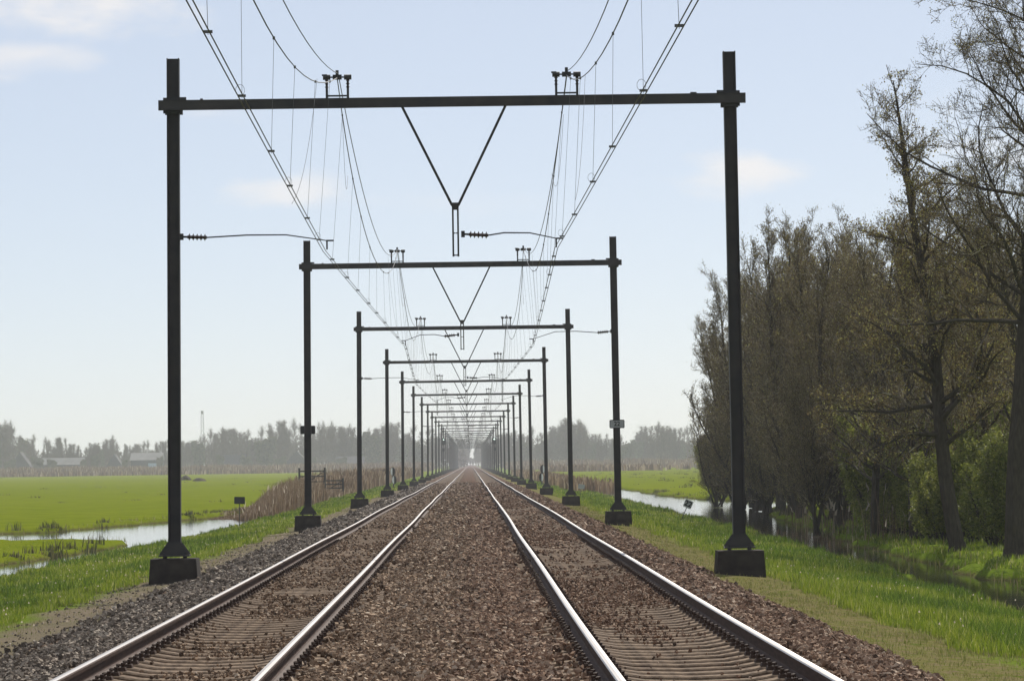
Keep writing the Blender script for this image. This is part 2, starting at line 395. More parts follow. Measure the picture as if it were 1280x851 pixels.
# ------------------------------------------------------------------ railway tracks
prof = [(-.070, -.159), (.070, -.159), (.070, -.148), (.020, -.132), (.009, -.120), (.009, -.048), (.034, -.036), (.036, -.010), (.028, -.001), (0, .0015), (-.028, -.001), (-.036, -.010), (-.034, -.036), (-.009, -.048), (-.009, -.120), (-.020, -.132), (-.070, -.148)]
YR = np.concatenate([np.arange(-4, 140, 1.2), np.arange(140, 500, 5), np.arange(500, 1701, 50)])
def rail(xc, parent, lab=None):
    dx, dz = wob(YR); k = len(prof)
    V = np.zeros((len(YR), k, 3))
    P = np.array(prof)
    V[:, :, 0] = xc + P[None, :, 0] + dx[:, None]; V[:, :, 1] = YR[:, None]; V[:, :, 2] = P[None, :, 1] + dz[:, None]
    i = np.arange(len(YR) - 1)[:, None] * k; j = np.arange(k)[None]; j2 = (j + 1) % k
    Fq = np.stack([i + j, i + j2, i + k + j2, i + k + j], -1)
    mi = np.broadcast_to(np.isin(j, (8, 9, 10))[0], (len(YR) - 1, k)).astype(int)
    o = np_mesh('rail', V.reshape(-1, 3), Fq.reshape(-1, 4), [RUST, RAILTOP], parent, mi.ravel())
    if lab: o['label'] = lab
    return o
# sleeper: dished concrete with raised seats
SX = [-1.26, -1.20, -.98, -.60, -.42, 0, .42, .60, .98, 1.20, 1.26]
SZ = [-.215, -.196, -.166, -.166, -.196, -.208, -.196, -.166, -.166, -.196, -.215]
SWD = [.13, .14, .145, .145, .125, .11, .125, .145, .145, .14, .13]
def sleeper_geo():
    v = []; f = []
    for x, z, h in zip(SX, SZ, SWD):
        v += [(x, -h - .03, -.36), (x, -h, z - .012), (x, -h + .02, z), (x, h - .02, z), (x, h, z - .012), (x, h + .03, -.36)]
    n = len(SX)
    for i in range(n - 1):
        for k in range(5): f.append((i * 6 + k, i * 6 + k + 1, i * 6 + 7 + k, i * 6 + 6 + k))
    f.append((5, 4, 3, 2, 1, 0)); f.append(tuple(range((n - 1) * 6, n * 6)))
    return v, f
SV, SF = sleeper_geo()
def clip_geo():
    m = MB()
    m.box((0, 0, -.150), (.085, .14, .03), .8)
    m.tube([(-.03, -.06, -.14), (-.035, -.045, -.112), (.01, 0, -.118), (-.035, .045, -.112), (-.03, .06, -.14)], .010, 5)
    m.tube([(.012, 0, -.15), (.012, 0, -.095)], .018, 6)
    return m
PITCH = .6
TR = []
base_sleeper = None; base_clip = None
for side, xc in (('left', -2.075), ('right', 2.075)):
    t_ = empty('railway_track', (xc, 0, 0))
    tag(t_, 'left-hand railway track of two worn rails on concrete sleepers beside the gravel path' if side == 'left' else 'right-hand railway track of two worn rails on concrete sleepers beside the lush grass verge', 'railway track', 'railway tracks between the portals')
    rail(-.7535, t_); rail(.7535, t_); TR.append(t_)
    y = 20.0; k = 0
    # 100 nearest sleepers in view as parts, the rest merged
    start = 24.6
    for i in range(100):
        yy = start + i * PITCH
        if base_sleeper is None:
            me = bpy.data.meshes.new('sleeper'); me.from_pydata(SV, [], SF); me.materials.append(SLEEP); me.update()
            base_sleeper = me
            c_ = clip_geo().build('rail_clip', CLIP); base_clip = c_.data; bpy.data.objects.remove(c_)
        s = bpy.data.objects.new('sleeper', base_sleeper); dx, dz = wob(yy)
        s.location = (dx, yy + rnd.uniform(-.025, .025), float(dz) + rnd.uniform(-.004, .004)); s.rotation_euler = (rnd.uniform(-.01, .01), 0, rnd.uniform(-.012, .012)); link(s, t_)
        for rx in (-.7535, .7535):
            for sg in (-1, 1):
                c_ = bpy.data.objects.new('rail_clip', base_clip); c_.location = (rx + sg * .112, 0, 0); c_.rotation_euler = (0, 0, 0 if sg > 0 else math.pi); link(c_, s)
    Y2 = np.concatenate([np.arange(start - PITCH, 5, -PITCH), np.arange(start + 100 * PITCH, 700, PITCH)])
    V = np.array(SV)[None] + np.stack([wob(Y2)[0], Y2, wob(Y2)[1]], -1)[:, None]
    qf = np.array([f for f in SF if len(f) == 4])
    Fq = (qf[None] + (np.arange(len(Y2)) * len(SV))[:, None, None]).reshape(-1, 4)
    o = np_mesh('sleeper', V.reshape(-1, 3), Fq, SLEEP, t_); tag(o, kind='stuff')

# ------------------------------------------------------------------ ballast stones
nr = np.random.default_rng(5)
def stones(name, X, Y, Z, S, m):
    n_ = len(X)
    base = np.array([(-1, -1, -1), (1, -1, -1), (1, 1, -1), (-1, 1, -1), (-1, -1, 1), (1, -1, 1), (1, 1, 1), (-1, 1, 1)], float) * .5
    tri = np.array([(0, 2, 1), (0, 3, 2), (4, 5, 6), (4, 6, 7), (0, 1, 5), (0, 5, 4), (1, 2, 6), (1, 6, 5), (2, 3, 7), (2, 7, 6), (3, 0, 4), (3, 4, 7)])
    V = base[None] * nr.uniform(.45, 1.15, (n_, 8, 3))
    V *= nr.uniform(.7, 1.3, (n_, 1, 3)) * np.array([1, 1, .85])
    q = nr.normal(size=(n_, 4)); q /= np.linalg.norm(q, axis=1)[:, None]; w_, x_, y_, z_ = q.T
    Rm = np.stack([1 - 2 * (y_ * y_ + z_ * z_), 2 * (x_ * y_ - z_ * w_), 2 * (x_ * z_ + y_ * w_), 2 * (x_ * y_ + z_ * w_), 1 - 2 * (x_ * x_ + z_ * z_), 2 * (y_ * z_ - x_ * w_), 2 * (x_ * z_ - y_ * w_), 2 * (y_ * z_ + x_ * w_), 1 - 2 * (x_ * x_ + y_ * y_)], -1).reshape(n_, 3, 3)
    V = np.einsum('nij,nkj->nki', Rm, V) * S[:, None, None] + np.stack([X, Y, Z], -1)[:, None]
    Ft = (tri[None] + (np.arange(n_) * 8)[:, None, None]).reshape(-1, 3)
    o = np_mesh(name, V.reshape(-1, 3), Ft, m); tag(o, kind='stuff'); return o
def scatter(x0, x1, y0, y1, dens):
    n_ = int((x1 - x0) * (y1 - y0) * dens); return nr.uniform(x0, x1, n_), nr.uniform(y0, y1, n_)
SETS = {'l': [], 'c': [], 'r': []}
for (ya, yb, dn, sz) in ((22, 42, 720, .042), (42, 62, 400, .049), (62, 95, 170, .060), (95, 160, 44, .09), (160, 330, 12, .13)):
    for (xa, xb, key, cov) in ((-5.25, -3.05, 'l', 1), (-3.38, -.78, 't', .8), (-1.25, 1.25, 'c', 1.15), (.78, 3.38, 't', .8), (3.05, 4.75, 'r', 1)):
        X, Y = scatter(xa, xb, ya, yb, dn * cov); S = sz * nr.uniform(.55, 1.35, len(X))
        if key == 't':
            ax = np.abs(np.abs(X) - 2.075)                      # distance from track axis
            ph = np.abs(((Y - 24.6) / PITCH + .5) % 1 - .5) * PITCH   # distance from sleeper centre
            crib = ph > .15
            cover = vnoise(X, Y / 7, 1.6, 4) * .55 + vnoise(X, Y / 3, .6, 5) * .5 + np.clip((Y - 36) / 40, -.1, .38)
            keep = np.where(crib, nr.uniform(size=len(X)) < .9, nr.uniform(size=len(X)) < np.clip((cover - .62) * 1.7, .012, .6) * (ax < .64))
            keep &= np.abs(ax - .7535) > .10
            S = np.where(crib, S * .8, S * .58)
            zt = np.interp(ax, [0, .42, .6, .98, 1.2, 1.3], [-.208, -.196, -.166, -.166, -.196, -.215])
            Z = np.where(crib, zt - .105 + np.clip(cover - .58, 0, .3) * .28, zt + S * .3)
            X, Y, Z, S = X[keep], Y[keep], Z[keep], S[keep]
            kk = 'r' if xa > 0 else 'c'
        else:
            Z = height(X, Y) + nr.uniform(-.005, .035, len(X)) + (0.035 if key == 'c' else .02) * vnoise(X, Y, .5, 9)
            kk = key
            ins = np.where(key == 'c', np.abs(X) - .72, 3.42 - np.abs(X))          # how far onto the sleeper ends
            on = ins > 0; ed = .42 * vnoise(X * 0 + (5 if key == 'c' else 9) * np.sign(X), Y, 2.2, 51) + .10 * vnoise(X, Y, .5, 52)
            drop = on & (ins > ed) & (nr.uniform(size=len(X)) > .05)
            Z = np.where(on, np.interp(np.abs(np.abs(X) - 2.075), [.98, 1.2, 1.3, 1.4], [-.166, -.196, -.215, -.24]) + S * .25, Z)
            X, Y, Z, S = X[~drop], Y[~drop], Z[~drop], S[~drop]
            if key == 'c':
                Z += .03 * np.clip(1 - np.abs(X) / .8, 0, 1); kr = nr.uniform(size=len(X)) < np.clip((X + .25) / .8, 0, 1)
            if key == 'l': kp = (X + 4.62 - .25 * vnoise(X * 0, Y, 1.2, 3) > 0) | (nr.uniform(size=len(X)) < .12)
            elif key == 'r': kp = (4.45 + .3 * vnoise(X * 0, Y, 1.2, 3) - X > 0) | (nr.uniform(size=len(X)) < .10)
            else: kp = np.ones(len(X), bool)
            if key == 'c':
                SETS['r'].append((X[kr], Y[kr], Z[kr], S[kr])); kp &= ~kr
            X, Y, Z, S = X[kp], Y[kp], Z[kp], S[kp]
        SETS[kk].append((X, Y, Z, S))
for key, nm_, m in (('l', 'ballast_gravel', STONE_GREY), ('c', 'ballast_gravel', STONE), ('r', 'ballast_gravel', STONE_RED)):
    A = [np.concatenate([s[i] for s in SETS[key]]) for i in range(4)]
    stones(nm_, *A, m)
# pebbles on the path
X, Y = scatter(-6.3, -4.9, 28, 110, 14); stones('path_pebble_scatter', X, Y, height(X, Y) + .005, .035 * nr.uniform(.4, 1.2, len(X)), STONE_GREY)

# ------------------------------------------------------------------ grass, reeds
def blades(name, X, Y, Hh, W, m, lean=.55, z=None, seg=2):
    n_ = len(X); Z = height(X, Y) - .02 if z is None else z
    an = nr.uniform(0, 2 * np.pi, n_); la = nr.uniform(0, 2 * np.pi, n_)
    sx, sy = np.cos(an) * W / 2, np.sin(an) * W / 2
    lx, ly = np.cos(la) * Hh * lean * nr.uniform(0, 1, n_), np.sin(la) * Hh * lean * nr.uniform(0, 1, n_)
    B = np.stack([X, Y, Z], -1); S = np.stack([sx, sy, sx * 0], -1)
    mid = B + np.stack([lx * .35, ly * .35, Hh * .6], -1); tip = B + np.stack([lx, ly, Hh], -1)
    V = np.stack([B - S, B + S, mid - S * .75, mid + S * .75, tip], 1)
    off = (np.arange(n_) * 5)[:, None]
    Fq = np.array([[0, 1, 3, 2]]) + off; Ft = np.array([[2, 3, 4]]) + off
    o = np_mesh(name, V.reshape(-1, 3), [Fq, Ft], m); tag(o, kind='stuff'); return o
def grass_zone(name, x0, x1, bands, edge, m, hsc=1.0, poly=None, clump=.5):
    XX, YY, HH, WW = [], [], [], []
    for (ya, yb, dn, h_, w_) in bands:
        X, Y = scatter(x0, x1, ya, yb, dn)
        keep = edge(X, Y) & (nr.uniform(size=len(X)) < (1 - clump) + clump * 1.3 * vnoise(X, Y, .7, 12))
        X, Y = X[keep], Y[keep]
        if poly is not None:
            k2 = sdist(np.stack([X, Y], 1), poly) > .12; X, Y = X[k2], Y[k2]
        XX.append(X); YY.append(Y); HH.append(h_ * hsc * nr.uniform(.4, 1.2, len(X)) * (.55 + .9 * vnoise(X, Y, 1.1, 13))); WW.append(w_ * nr.uniform(.6, 1.3, len(X)))
    blades(name, *[np.concatenate(q) for q in (XX, YY, HH, WW)], m)
BN = ((42, 66, 620, .165, .012), (66, 95, 360, .17, .018), (95, 150, 140, .17, .028), (150, 260, 50, .17, .05), (260, 520, 12, .17, .10))
grass_zone('verge_grass', 5.7, 10.7, BN, lambda X, Y: X > 5.9 + .9 * (vnoise(X * 0, Y, 3, 21) - .5) + .5 * (vnoise(X, Y, .6, 22) - .3), GRASS, poly=RPOLY)
NZ = lambda X, Y: vnoise(X, Y, 1.6, 61) * .6 + vnoise(X, Y, 6, 62) * .5
grass_zone('lush_verge_grass', 6.6, 10.9, BN, lambda X, Y: NZ(X, Y) > .60, GRASS2, 1.45, poly=RPOLY)
grass_zone('lush_verge_grass', -11.6, -6.8, BN, lambda X, Y: NZ(X, Y) > .62, GRASS2, 1.2, poly=LPOLY)
grass_zone('verge_grass', -11.9, -5.8, BN, lambda X, Y: X < -6.15 + .8 * (vnoise(X * 0, Y, 3, 23) - .5) - .4 * (vnoise(X, Y, .6, 24) - .3), GRASS, .85, poly=LPOLY)
BD = ((26, 60, 330, .06, .009), (60, 100, 130, .07, .014), (100, 200, 36, .08, .03))
grass_zone('dry_verge_grass', 4.3, 6.6, BD, lambda X, Y: X > 4.5, DRYG, clump=.9)
grass_zone('dry_verge_grass', -6.6, -5.0, BD, lambda X, Y: nr.uniform(size=len(X)) < np.clip((-X - 5.2) * .35, 0.02, .6), DRYG, clump=1.)
X, Y = scatter(6.2, 9.6, 44, 170, .7); blades('verge_flowers', X, Y, np.full(len(X), .03), np.full(len(X), .028), PLUME, .3, z=height(X, Y) + .15)
X, Y = scatter(-9.6, -5.2, 50, 170, .9); blades('verge_flowers', X, Y, np.full(len(X), .03), np.full(len(X), .03), PLUME, .3, z=height(X, Y) + np.where(X < -6.4, .13, .0))
# banks on the far sides of the ditches
BB = ((55, 110, 60, .20, .03), (110, 180, 30, .22, .05), (180, 320, 9, .3, .09))
grass_zone('bank_grass', 12.4, 15.5, BB, lambda X, Y: Y < 170, GRASS, .8, poly=RPOLY, clump=.9)
grass_zone('bank_grass', 11.7, 13.2, BB, lambda X, Y: (Y < 135), GRASS, .7, poly=RPOLY, clump=.8)
grass_zone('bank_grass', 13, 30, ((175, 290, 4, .14, .08),), lambda X, Y: X < 24, GRASS, .7, poly=RPOLY, clump=1.)
grass_zone('bank_grass', -26, -12, ((90, 137, 20, .06, .03),), lambda X, Y: X < 0, GRASS, .8, poly=LPOLY, clump=1.)
# rough darker tussocks along the waterline
def edge_tufts(name, poly, m, n_, h_, w_, ymin, ymax, spread=.5, seg=None):
    P = poly; Q = np.roll(poly, -1, 0); ln_ = np.hypot(*(Q - P).T); pr = ln_ / ln_.sum()
    k = nr.choice(len(P), n_, p=pr); t_ = nr.uniform(size=n_)
    XY = P[k] + (Q - P)[k] * t_[:, None] + nr.normal(size=(n_, 2)) * spread
    kk = (XY[:, 1] > ymin) & (XY[:, 1] < ymax) & (np.abs(XY[:, 0]) > 9.0) & (vnoise(XY[:, 0], XY[:, 1], 3.5, 31) > .35) & (sdist(XY, poly) > -.35)
    X, Y = XY[kk].T
    blades(name, X, Y, h_ * nr.uniform(.3, 1.2, len(X)), w_ * np.sqrt(np.clip(Y / 150, .5, 2)) * nr.uniform(.6, 1.3, len(X)), m, .5, z=np.maximum(height(X, Y), WATER) - .03)
def tussocks(name, XC, YC, n_, h_, w_, sp, m):
    X = np.repeat(XC, n_) + nr.normal(size=len(XC) * n_) * sp; Y = np.repeat(YC, n_) + nr.normal(size=len(XC) * n_) * sp
    hh = np.repeat(nr.uniform(.4, 1.2, len(XC)), n_) * h_
    blades(name, X, Y, hh * nr.uniform(.4, 1.1, len(X)), w_ * nr.uniform(.6, 1.3, len(X)), m, .6, z=np.maximum(height(X, Y), WATER) - .02)
SEDGE = mat('dark_rush_blade', (.05, .1, .02), None, 4, .6, island=True, trans=.3)
ramp_cols(SEDGE, [(0, (.04, .035, .018)), (.5, (.065, .075, .022)), (.85, (.12, .11, .045)), (1, (.22, .18, .10))])
def bankpts(poly, n_, y0, y1, xa, off):
    Q = np.roll(poly, -1, 0); ln_ = np.hypot(*(Q - poly).T); k = nr.choice(len(poly), n_, p=ln_ / ln_.sum()); t_ = nr.uniform(size=n_)
    XY = poly[k] + (Q - poly)[k] * t_[:, None] + nr.normal(size=(n_, 2)) * off
    q = (XY[:, 1] > y0) & (XY[:, 1] < y1) & (np.abs(XY[:, 0]) > xa) & (sdist(XY, poly) > -.15) & (vnoise(XY[:, 0], XY[:, 1], 5, 71) > .42)
    return XY[q, 0], XY[q, 1]
X, Y = bankpts(LPOLY, 900, 90, 330, 12.0, .45); tussocks('bank_rushes', X, Y, 26, .38, .035, .16, SEDGE)
X, Y = bankpts(RPOLY, 700, 70, 330, 12.4, .4); tussocks('bank_rushes', X, Y, 24, .34, .03, .14, SEDGE)
X, Y = scatter(-60, -16, 200, 900, .002); tussocks('field_tussocks', X, Y, 16, .22, .07, .35, SEDGE)
X, Y = scatter(16, 60, 260, 900, .006); tussocks('field_tussocks', X, Y, 16, .28, .08, .4, SEDGE)
edge_tufts('waterside_sedge', RPOLY, DRYG, 14000, .22, .03, 40, 330)
edge_tufts('waterside_sedge', LPOLY, DRYG, 10000, .20, .03, 60, 330)
def reeds(name, x0, x1, y0, y1, dens, h_, w_, m=REED, plume=0, ok=None, pm=PLUME, lean=.25, hm=None):
    X, Y = scatter(x0, x1, y0, y1, dens)
    k = (vnoise(X, Y, 4, 41) > .22) & ~((np.abs(X) < 14) & (Y > 1200))
    if ok is not None: k &= ok(X, Y)
    X, Y = X[k], Y[k]; H_ = h_ * nr.uniform(.5, 1.12, len(X)) * (.7 + .45 * vnoise(X, Y, 6, 42))
    if hm is not None: H_ = H_ * hm(X, Y)
    Z = np.maximum(height(X, Y), WATER) - .02
    blades(name, X, Y, H_, w_ * nr.uniform(.6, 1.4, len(X)), m, lean, z=Z)
    if plume:
        q = nr.choice(len(X), plume, replace=False)
        blades('reed_plumes', X[q] + nr.normal(size=plume) * .05, Y[q], np.where(X[q] > 0, .24, .32) * nr.uniform(.7, 1.3, plume), .055 * nr.uniform(.7, 1.4, plume), pm, .9, z=Z[q] + H_[q] * .93)
TAP = lambda X, Y: np.clip((X + 12.5 + (Y - 196) * .022) / 1.3, .12, 1) * np.clip((Y - 188) / 34, .3, 1)
reeds('reed_bed', -13.6, -10.5, 194, 250, 120, 1.75, .035, plume=45, hm=TAP)
reeds('reed_bed', -13.9, -10.6, 250, 278, 45, 1.7, .07, hm=TAP)
reeds('reed_bed', -12.6, -10.6, 278, 350, 22, .9, .07)
reeds('reed_bed', -17, -10.8, 350, 430, 10, 1.6, .16, ok=lambda X, Y: vnoise(X, Y, 25, 44) > .35)
reeds('reed_bed', -19, -11, 430, 900, 2.2, 2.0, .3)
reeds('reed_bed', 8.8, 13.5, 330, 800, 4, 1.3, .22, ok=lambda X, Y: vnoise(X, Y, 40, 45) > .4)
reeds('reed_bed', 11.6, 12.8, 112, 140, 8, .25, .02, ok=lambda X, Y: X > 11.0 + (Y - 100) * -.01)
reeds('reed_bed', 12.5, 13.7, 110, 150, 3.0, 1.6, .02, plume=40)
reeds('reed_bed', -260, 320, 1440, 1462, 5, 3.6, .45, m=REED)
reeds('reed_bed', -240, 300, 1340, 1356, 2.0, 2.0, .45, m=REED)
reeds('reed_bed', -260, -20, 1500, 1700, .2, 3.2, 1.2, m=REED)
reeds('reed_bed', 20, 320, 1000, 1060, .6, 2.0, .8, m=REED, ok=lambda X, Y: vnoise(X, Y, 60, 46) > .45)

# ------------------------------------------------------------------ overhead line portals
HB = 8.42                                    # beam axis height
XP = 5.36
def ins_geo(p0, p1, r=.055, discs=5):
    m = MB(); p0 = Vector(p0); p1 = Vector(p1)
    pts = []; rs = []
    n_ = discs * 4
    for i in range(n_ + 1):
        t_ = i / n_; pts.append(p0.lerp(p1, t_)); rs.append(r if i % 4 in (2,) else r * .42)
    return m.tube(pts, rs, 8)
def hprof(w_=.22, d_=.22, f_=.016, wb=.010):
    a_, b_ = w_ / 2, d_ / 2
    return [(-a_, -b_), (-a_ + f_, -b_), (-a_ + f_, -wb / 2), (a_ - f_, -wb / 2), (a_ - f_, -b_), (a_, -b_), (a_, b_), (a_ - f_, b_), (a_ - f_, wb / 2), (-a_ + f_, wb / 2), (-a_ + f_, b_), (-a_, b_)]
def arm_parts(parent, p0, p1, sgn):
    """registration arm from bracket p0 to contact wire p1, insulator near the bracket"""
    p0 = Vector(p0); p1 = Vector(p1); d = (p1 - p0); u = d.normalized(); Ln = d.length
    m = MB(); m.tube([p0, p0 + u * .18], .022, 6); m.box(p0 + u * .02, (.07, .07, .12))
    kneep = p0 + u * (Ln * .72); kneep.z = p0.z + .01
    m.tube([p0 + u * .5, p0 + Vector((u.x * (Ln * .45), 0, .015)), kneep, p1], [.015, .015, .013, .011], 6)
    m.box(p1 + Vector((0, 0, -.09)), (.03, .05, .16)); m.box(p1 + Vector((u.x * .06, 0, .0)), (.14, .03, .03))
    a_ = m.build('registration_arm', STEEL2, parent)
    ins_geo(p0 + u * .13, p0 + u * .50, .072, 5).build('insulator', INSUL, a_)
def make_portal(variant, with_sign=False):
    root = empty('overhead_line_portal')
    for s in (-1, 1):
        f = MB().box((0, 0, -.44), (.94, .94, .54), .92); fo = f.build('footing', CONC_D, root); fo.location = (s * XP, 0, 0)
        lean = R(.45) if s < 0 else R(-.3)
        p = MB(); p.prism(hprof(.235, .235), -.10, 9.33)
        po = p.build('pole', STEEL, root); po.location = (s * XP, 0, 0); po.rotation_euler = (0, lean, 0)
        bp = MB(); bp.box((0, 0, -.115), (.58, .42, .028))
        for q in (-1, 1):
            for e in (-1, 1):
                bp.tube([(q * .19, e * .15, -.185), (q * .19, e * .15, -.06)], .028, 6)
        for e in (-1, 1):
            bp.prism([(-.28, -.10), (-.28, -.07), (-.125, .14), (.125, .14), (.28, -.07), (.28, -.10)], e * .125 - .006, e * .125 + .006, 'y')
        bo = bp.build('base_bracket', STEEL, root); bo.location = (s * XP, 0, 0)
        xt = s * XP + math.sin(lean) * HB
        c = MB(); c.box((0, -.165, 0), (.36, .02, .30)); c.box((0, .14, 0), (.34, .02, .30))
        for q in (-1, 1):
            for e in (-1, 1):
                c.tube([(q * .145, -.21, e * .12), (q * .145, .18, e * .12)], .018, 6)
        c.box((-s * .19, -.17, .13), (.14, .05, .05))
        co = c.build('beam_clamp', STEEL2, root); co.location = (xt, 0, HB)
    b_ = MB()
    b_.prism([(-.245, -.095), (-.245, .095), (-.235, .095), (-.235, -.085), (-.16, -.085), (-.16, -.095)], -XP - .18, XP + .22, 'x') if False else b_.box((.02, -.215, 0), (2 * XP + .44, .075, .19))
    b_.box((-XP + .62, -.215, .105), (.05, .05, .03)); b_.box((XP - .75, -.215, .105), (.12, .05, .03)); b_.box((.02, -.255, .089), (2 * XP + .42, .012, .010)); b_.box((.02, -.255, -.089), (2 * XP + .42, .012, .010))
    bb = b_.build('cross_beam', STEEL, root); bb.location = (0, 0, HB)
    for xf in (-2.16, 2.20):
        fr = MB(); zt = HB + .095
        for q in (-1, 1): fr.box((q * .20, -.20, .16), (.045, .045, .32))
        fr.box((0, -.20, .045), (.40, .04, .03)); fr.tube([(-.25, -.20, .40), (.25, -.20, .40)], .016, 6)
        for q in (-1, 1): fr.tube([(q * .27, -.20, .40), (q * .13, -.20, .40)], .050, 8)
        fr.box((0, -.20, .40), (.17, .08, .09)); fr.tube([(0, -.20, .42), (0, -.20, .53)], .03, 6); fr.box((-.24, -.2, .44), (.10, .05, .03))
        fo = fr.build('wire_support', STEEL2, root); fo.location = (xf, 0, zt)
        for q in (-1, 1):
            io = ins_geo((q * .20, -.20, .18), (q * .20, -.20, .37), .042, 3).build('insulator', INSUL, fo)
    vh = MB(); cx = .05
    vh.box((cx, -.2, 6.44), (.11, .05, .10)); vh.prism([(cx - .11, 6.50), (cx - .03, 6.36), (cx + .03, 6.36), (cx + .11, 6.50)], -.22, -.20, 'y')
    vo = vh.build('hanger', STEEL, root)
    for s in (-1, 1):
        MB().tube([(cx + s * .98, -.2, HB - .09), (cx + s * .06, -.2, 6.45)], .028, 6).build('strut', STEEL, vo)
        MB().box((cx + s * .048, -.2, 5.95), (.034, .05, .95)).box((cx + s * .03, -.2, 5.50), (.055, .04, .025)).box((cx + s * .03, -.2, 5.92), (.055, .03, .02)).build('drop_bar', STEEL, vo)
    if variant == 0:
        arm_parts(root, (-XP + .18, -.05, 5.93), (-2.40, -.05, 5.82), 1); arm_parts(root, (cx + .12, -.2, 5.90), (1.96, -.1, 5.80), 1)
    else:
        arm_parts(root, (cx - .12, -.2, 6.0), (-1.92, -.1, 5.82), -1); arm_parts(root, (XP - .13, -.05, 6.05), (2.50, -.05, 5.82), -1)
    return root
YG = [70.9, 129.0, 189.3, 251.5, 312.0, 372.0] + [372 + 60 * i for i in range(1, 23)]
PA = make_portal(0); PB = make_portal(1); index_kids(PA); index_kids(PB)
ordn = ['nearest', 'second', 'third', 'fourth', 'fifth', 'sixth', 'seventh', 'eighth', 'ninth', 'tenth']
extra = ['its beam highest in the picture', 'carrying the number plate 22 on its right pole', 'just behind the one with the number plate', 'standing before the striped marker post', 'just past the striped marker posts', 'low against the distant trees', 'its beam just above the far treetops', 'small and slim in the row', 'small, before the signals', 'small, just in front of the signals']
G_P = 'portals over the two tracks'
portals = []
for i, y in enumerate(YG):
    pr = (PA, PB)[i % 2]
    o = pr if i < 2 else copy_tree(pr)
    o.location = (rnd.uniform(-.04, .04) if i > 1 else 0, y, 0)
    if i > 1: o.rotation_euler = (0, R(rnd.uniform(-.12, .12)), 0)
    lab = f'{ordn[i]} black steel portal across both tracks, {extra[i]}' if i < len(ordn) else 'small distant black portal crowded among others near the vanishing point'
    tag(o, lab, 'catenary portal', G_P); portals.append(o)
# plates on the second portal's poles
p2 = portals[1]
zc = 1.55 + (576.5 - 530) / 36.1
sg = MB(); 
def rrect(w_, h_, r):
    pts = []
    for cx_, cz_, a0 in ((w_ / 2 - r, h_ / 2 - r, 0), (-w_ / 2 + r, h_ / 2 - r, 90), (-w_ / 2 + r, -h_ / 2 + r, 180), (w_ / 2 - r, -h_ / 2 + r, 270)):
        for k in range(4): an = R(a0 + k * 30); pts.append((cx_ + r * math.cos(an), cz_ + r * math.sin(an)))
    return pts
sg.prism(rrect(.52, .29, .04), -.30, -.285, 'y'); so = sg.build('number_plate', SIGNG, p2); so.location = (XP - .01, 0, zc)
bd = MB(); o_ = rrect(.52, .29, .04); i_ = rrect(.47, .24, .03); nn = len(o_)
for y_ in (-.3025, -.3005):
    for q in o_ + i_: bd.v.append((q[0], y_, q[1]))
for k in range(nn):
    k2 = (k + 1) % nn; bd.f.append((k, k2, nn + k2, nn + k)); bd.f.append((2 * nn + k, 2 * nn + k2, k2, k)); bd.f.append((nn + k, nn + k2, 3 * nn + k2, 3 * nn + k))
bd.build('plate_border', BLACK, so)
text_mesh('plate_digits', '22', .215, BLACK, so, (0, -.304, 0), (R(90), 0, 0), .002, .006)
sb = MB(); sb.prism(rrect(.52, .29, .04), .14, .155, 'y'); sb.box((0, .13, 0), (.40, .02, .04)); s2 = sb.build('number_plate', BLACK, p2); s2.location = (-XP + .02, 0, zc - .05)
tag(s2, 'dark back of a rounded number plate')

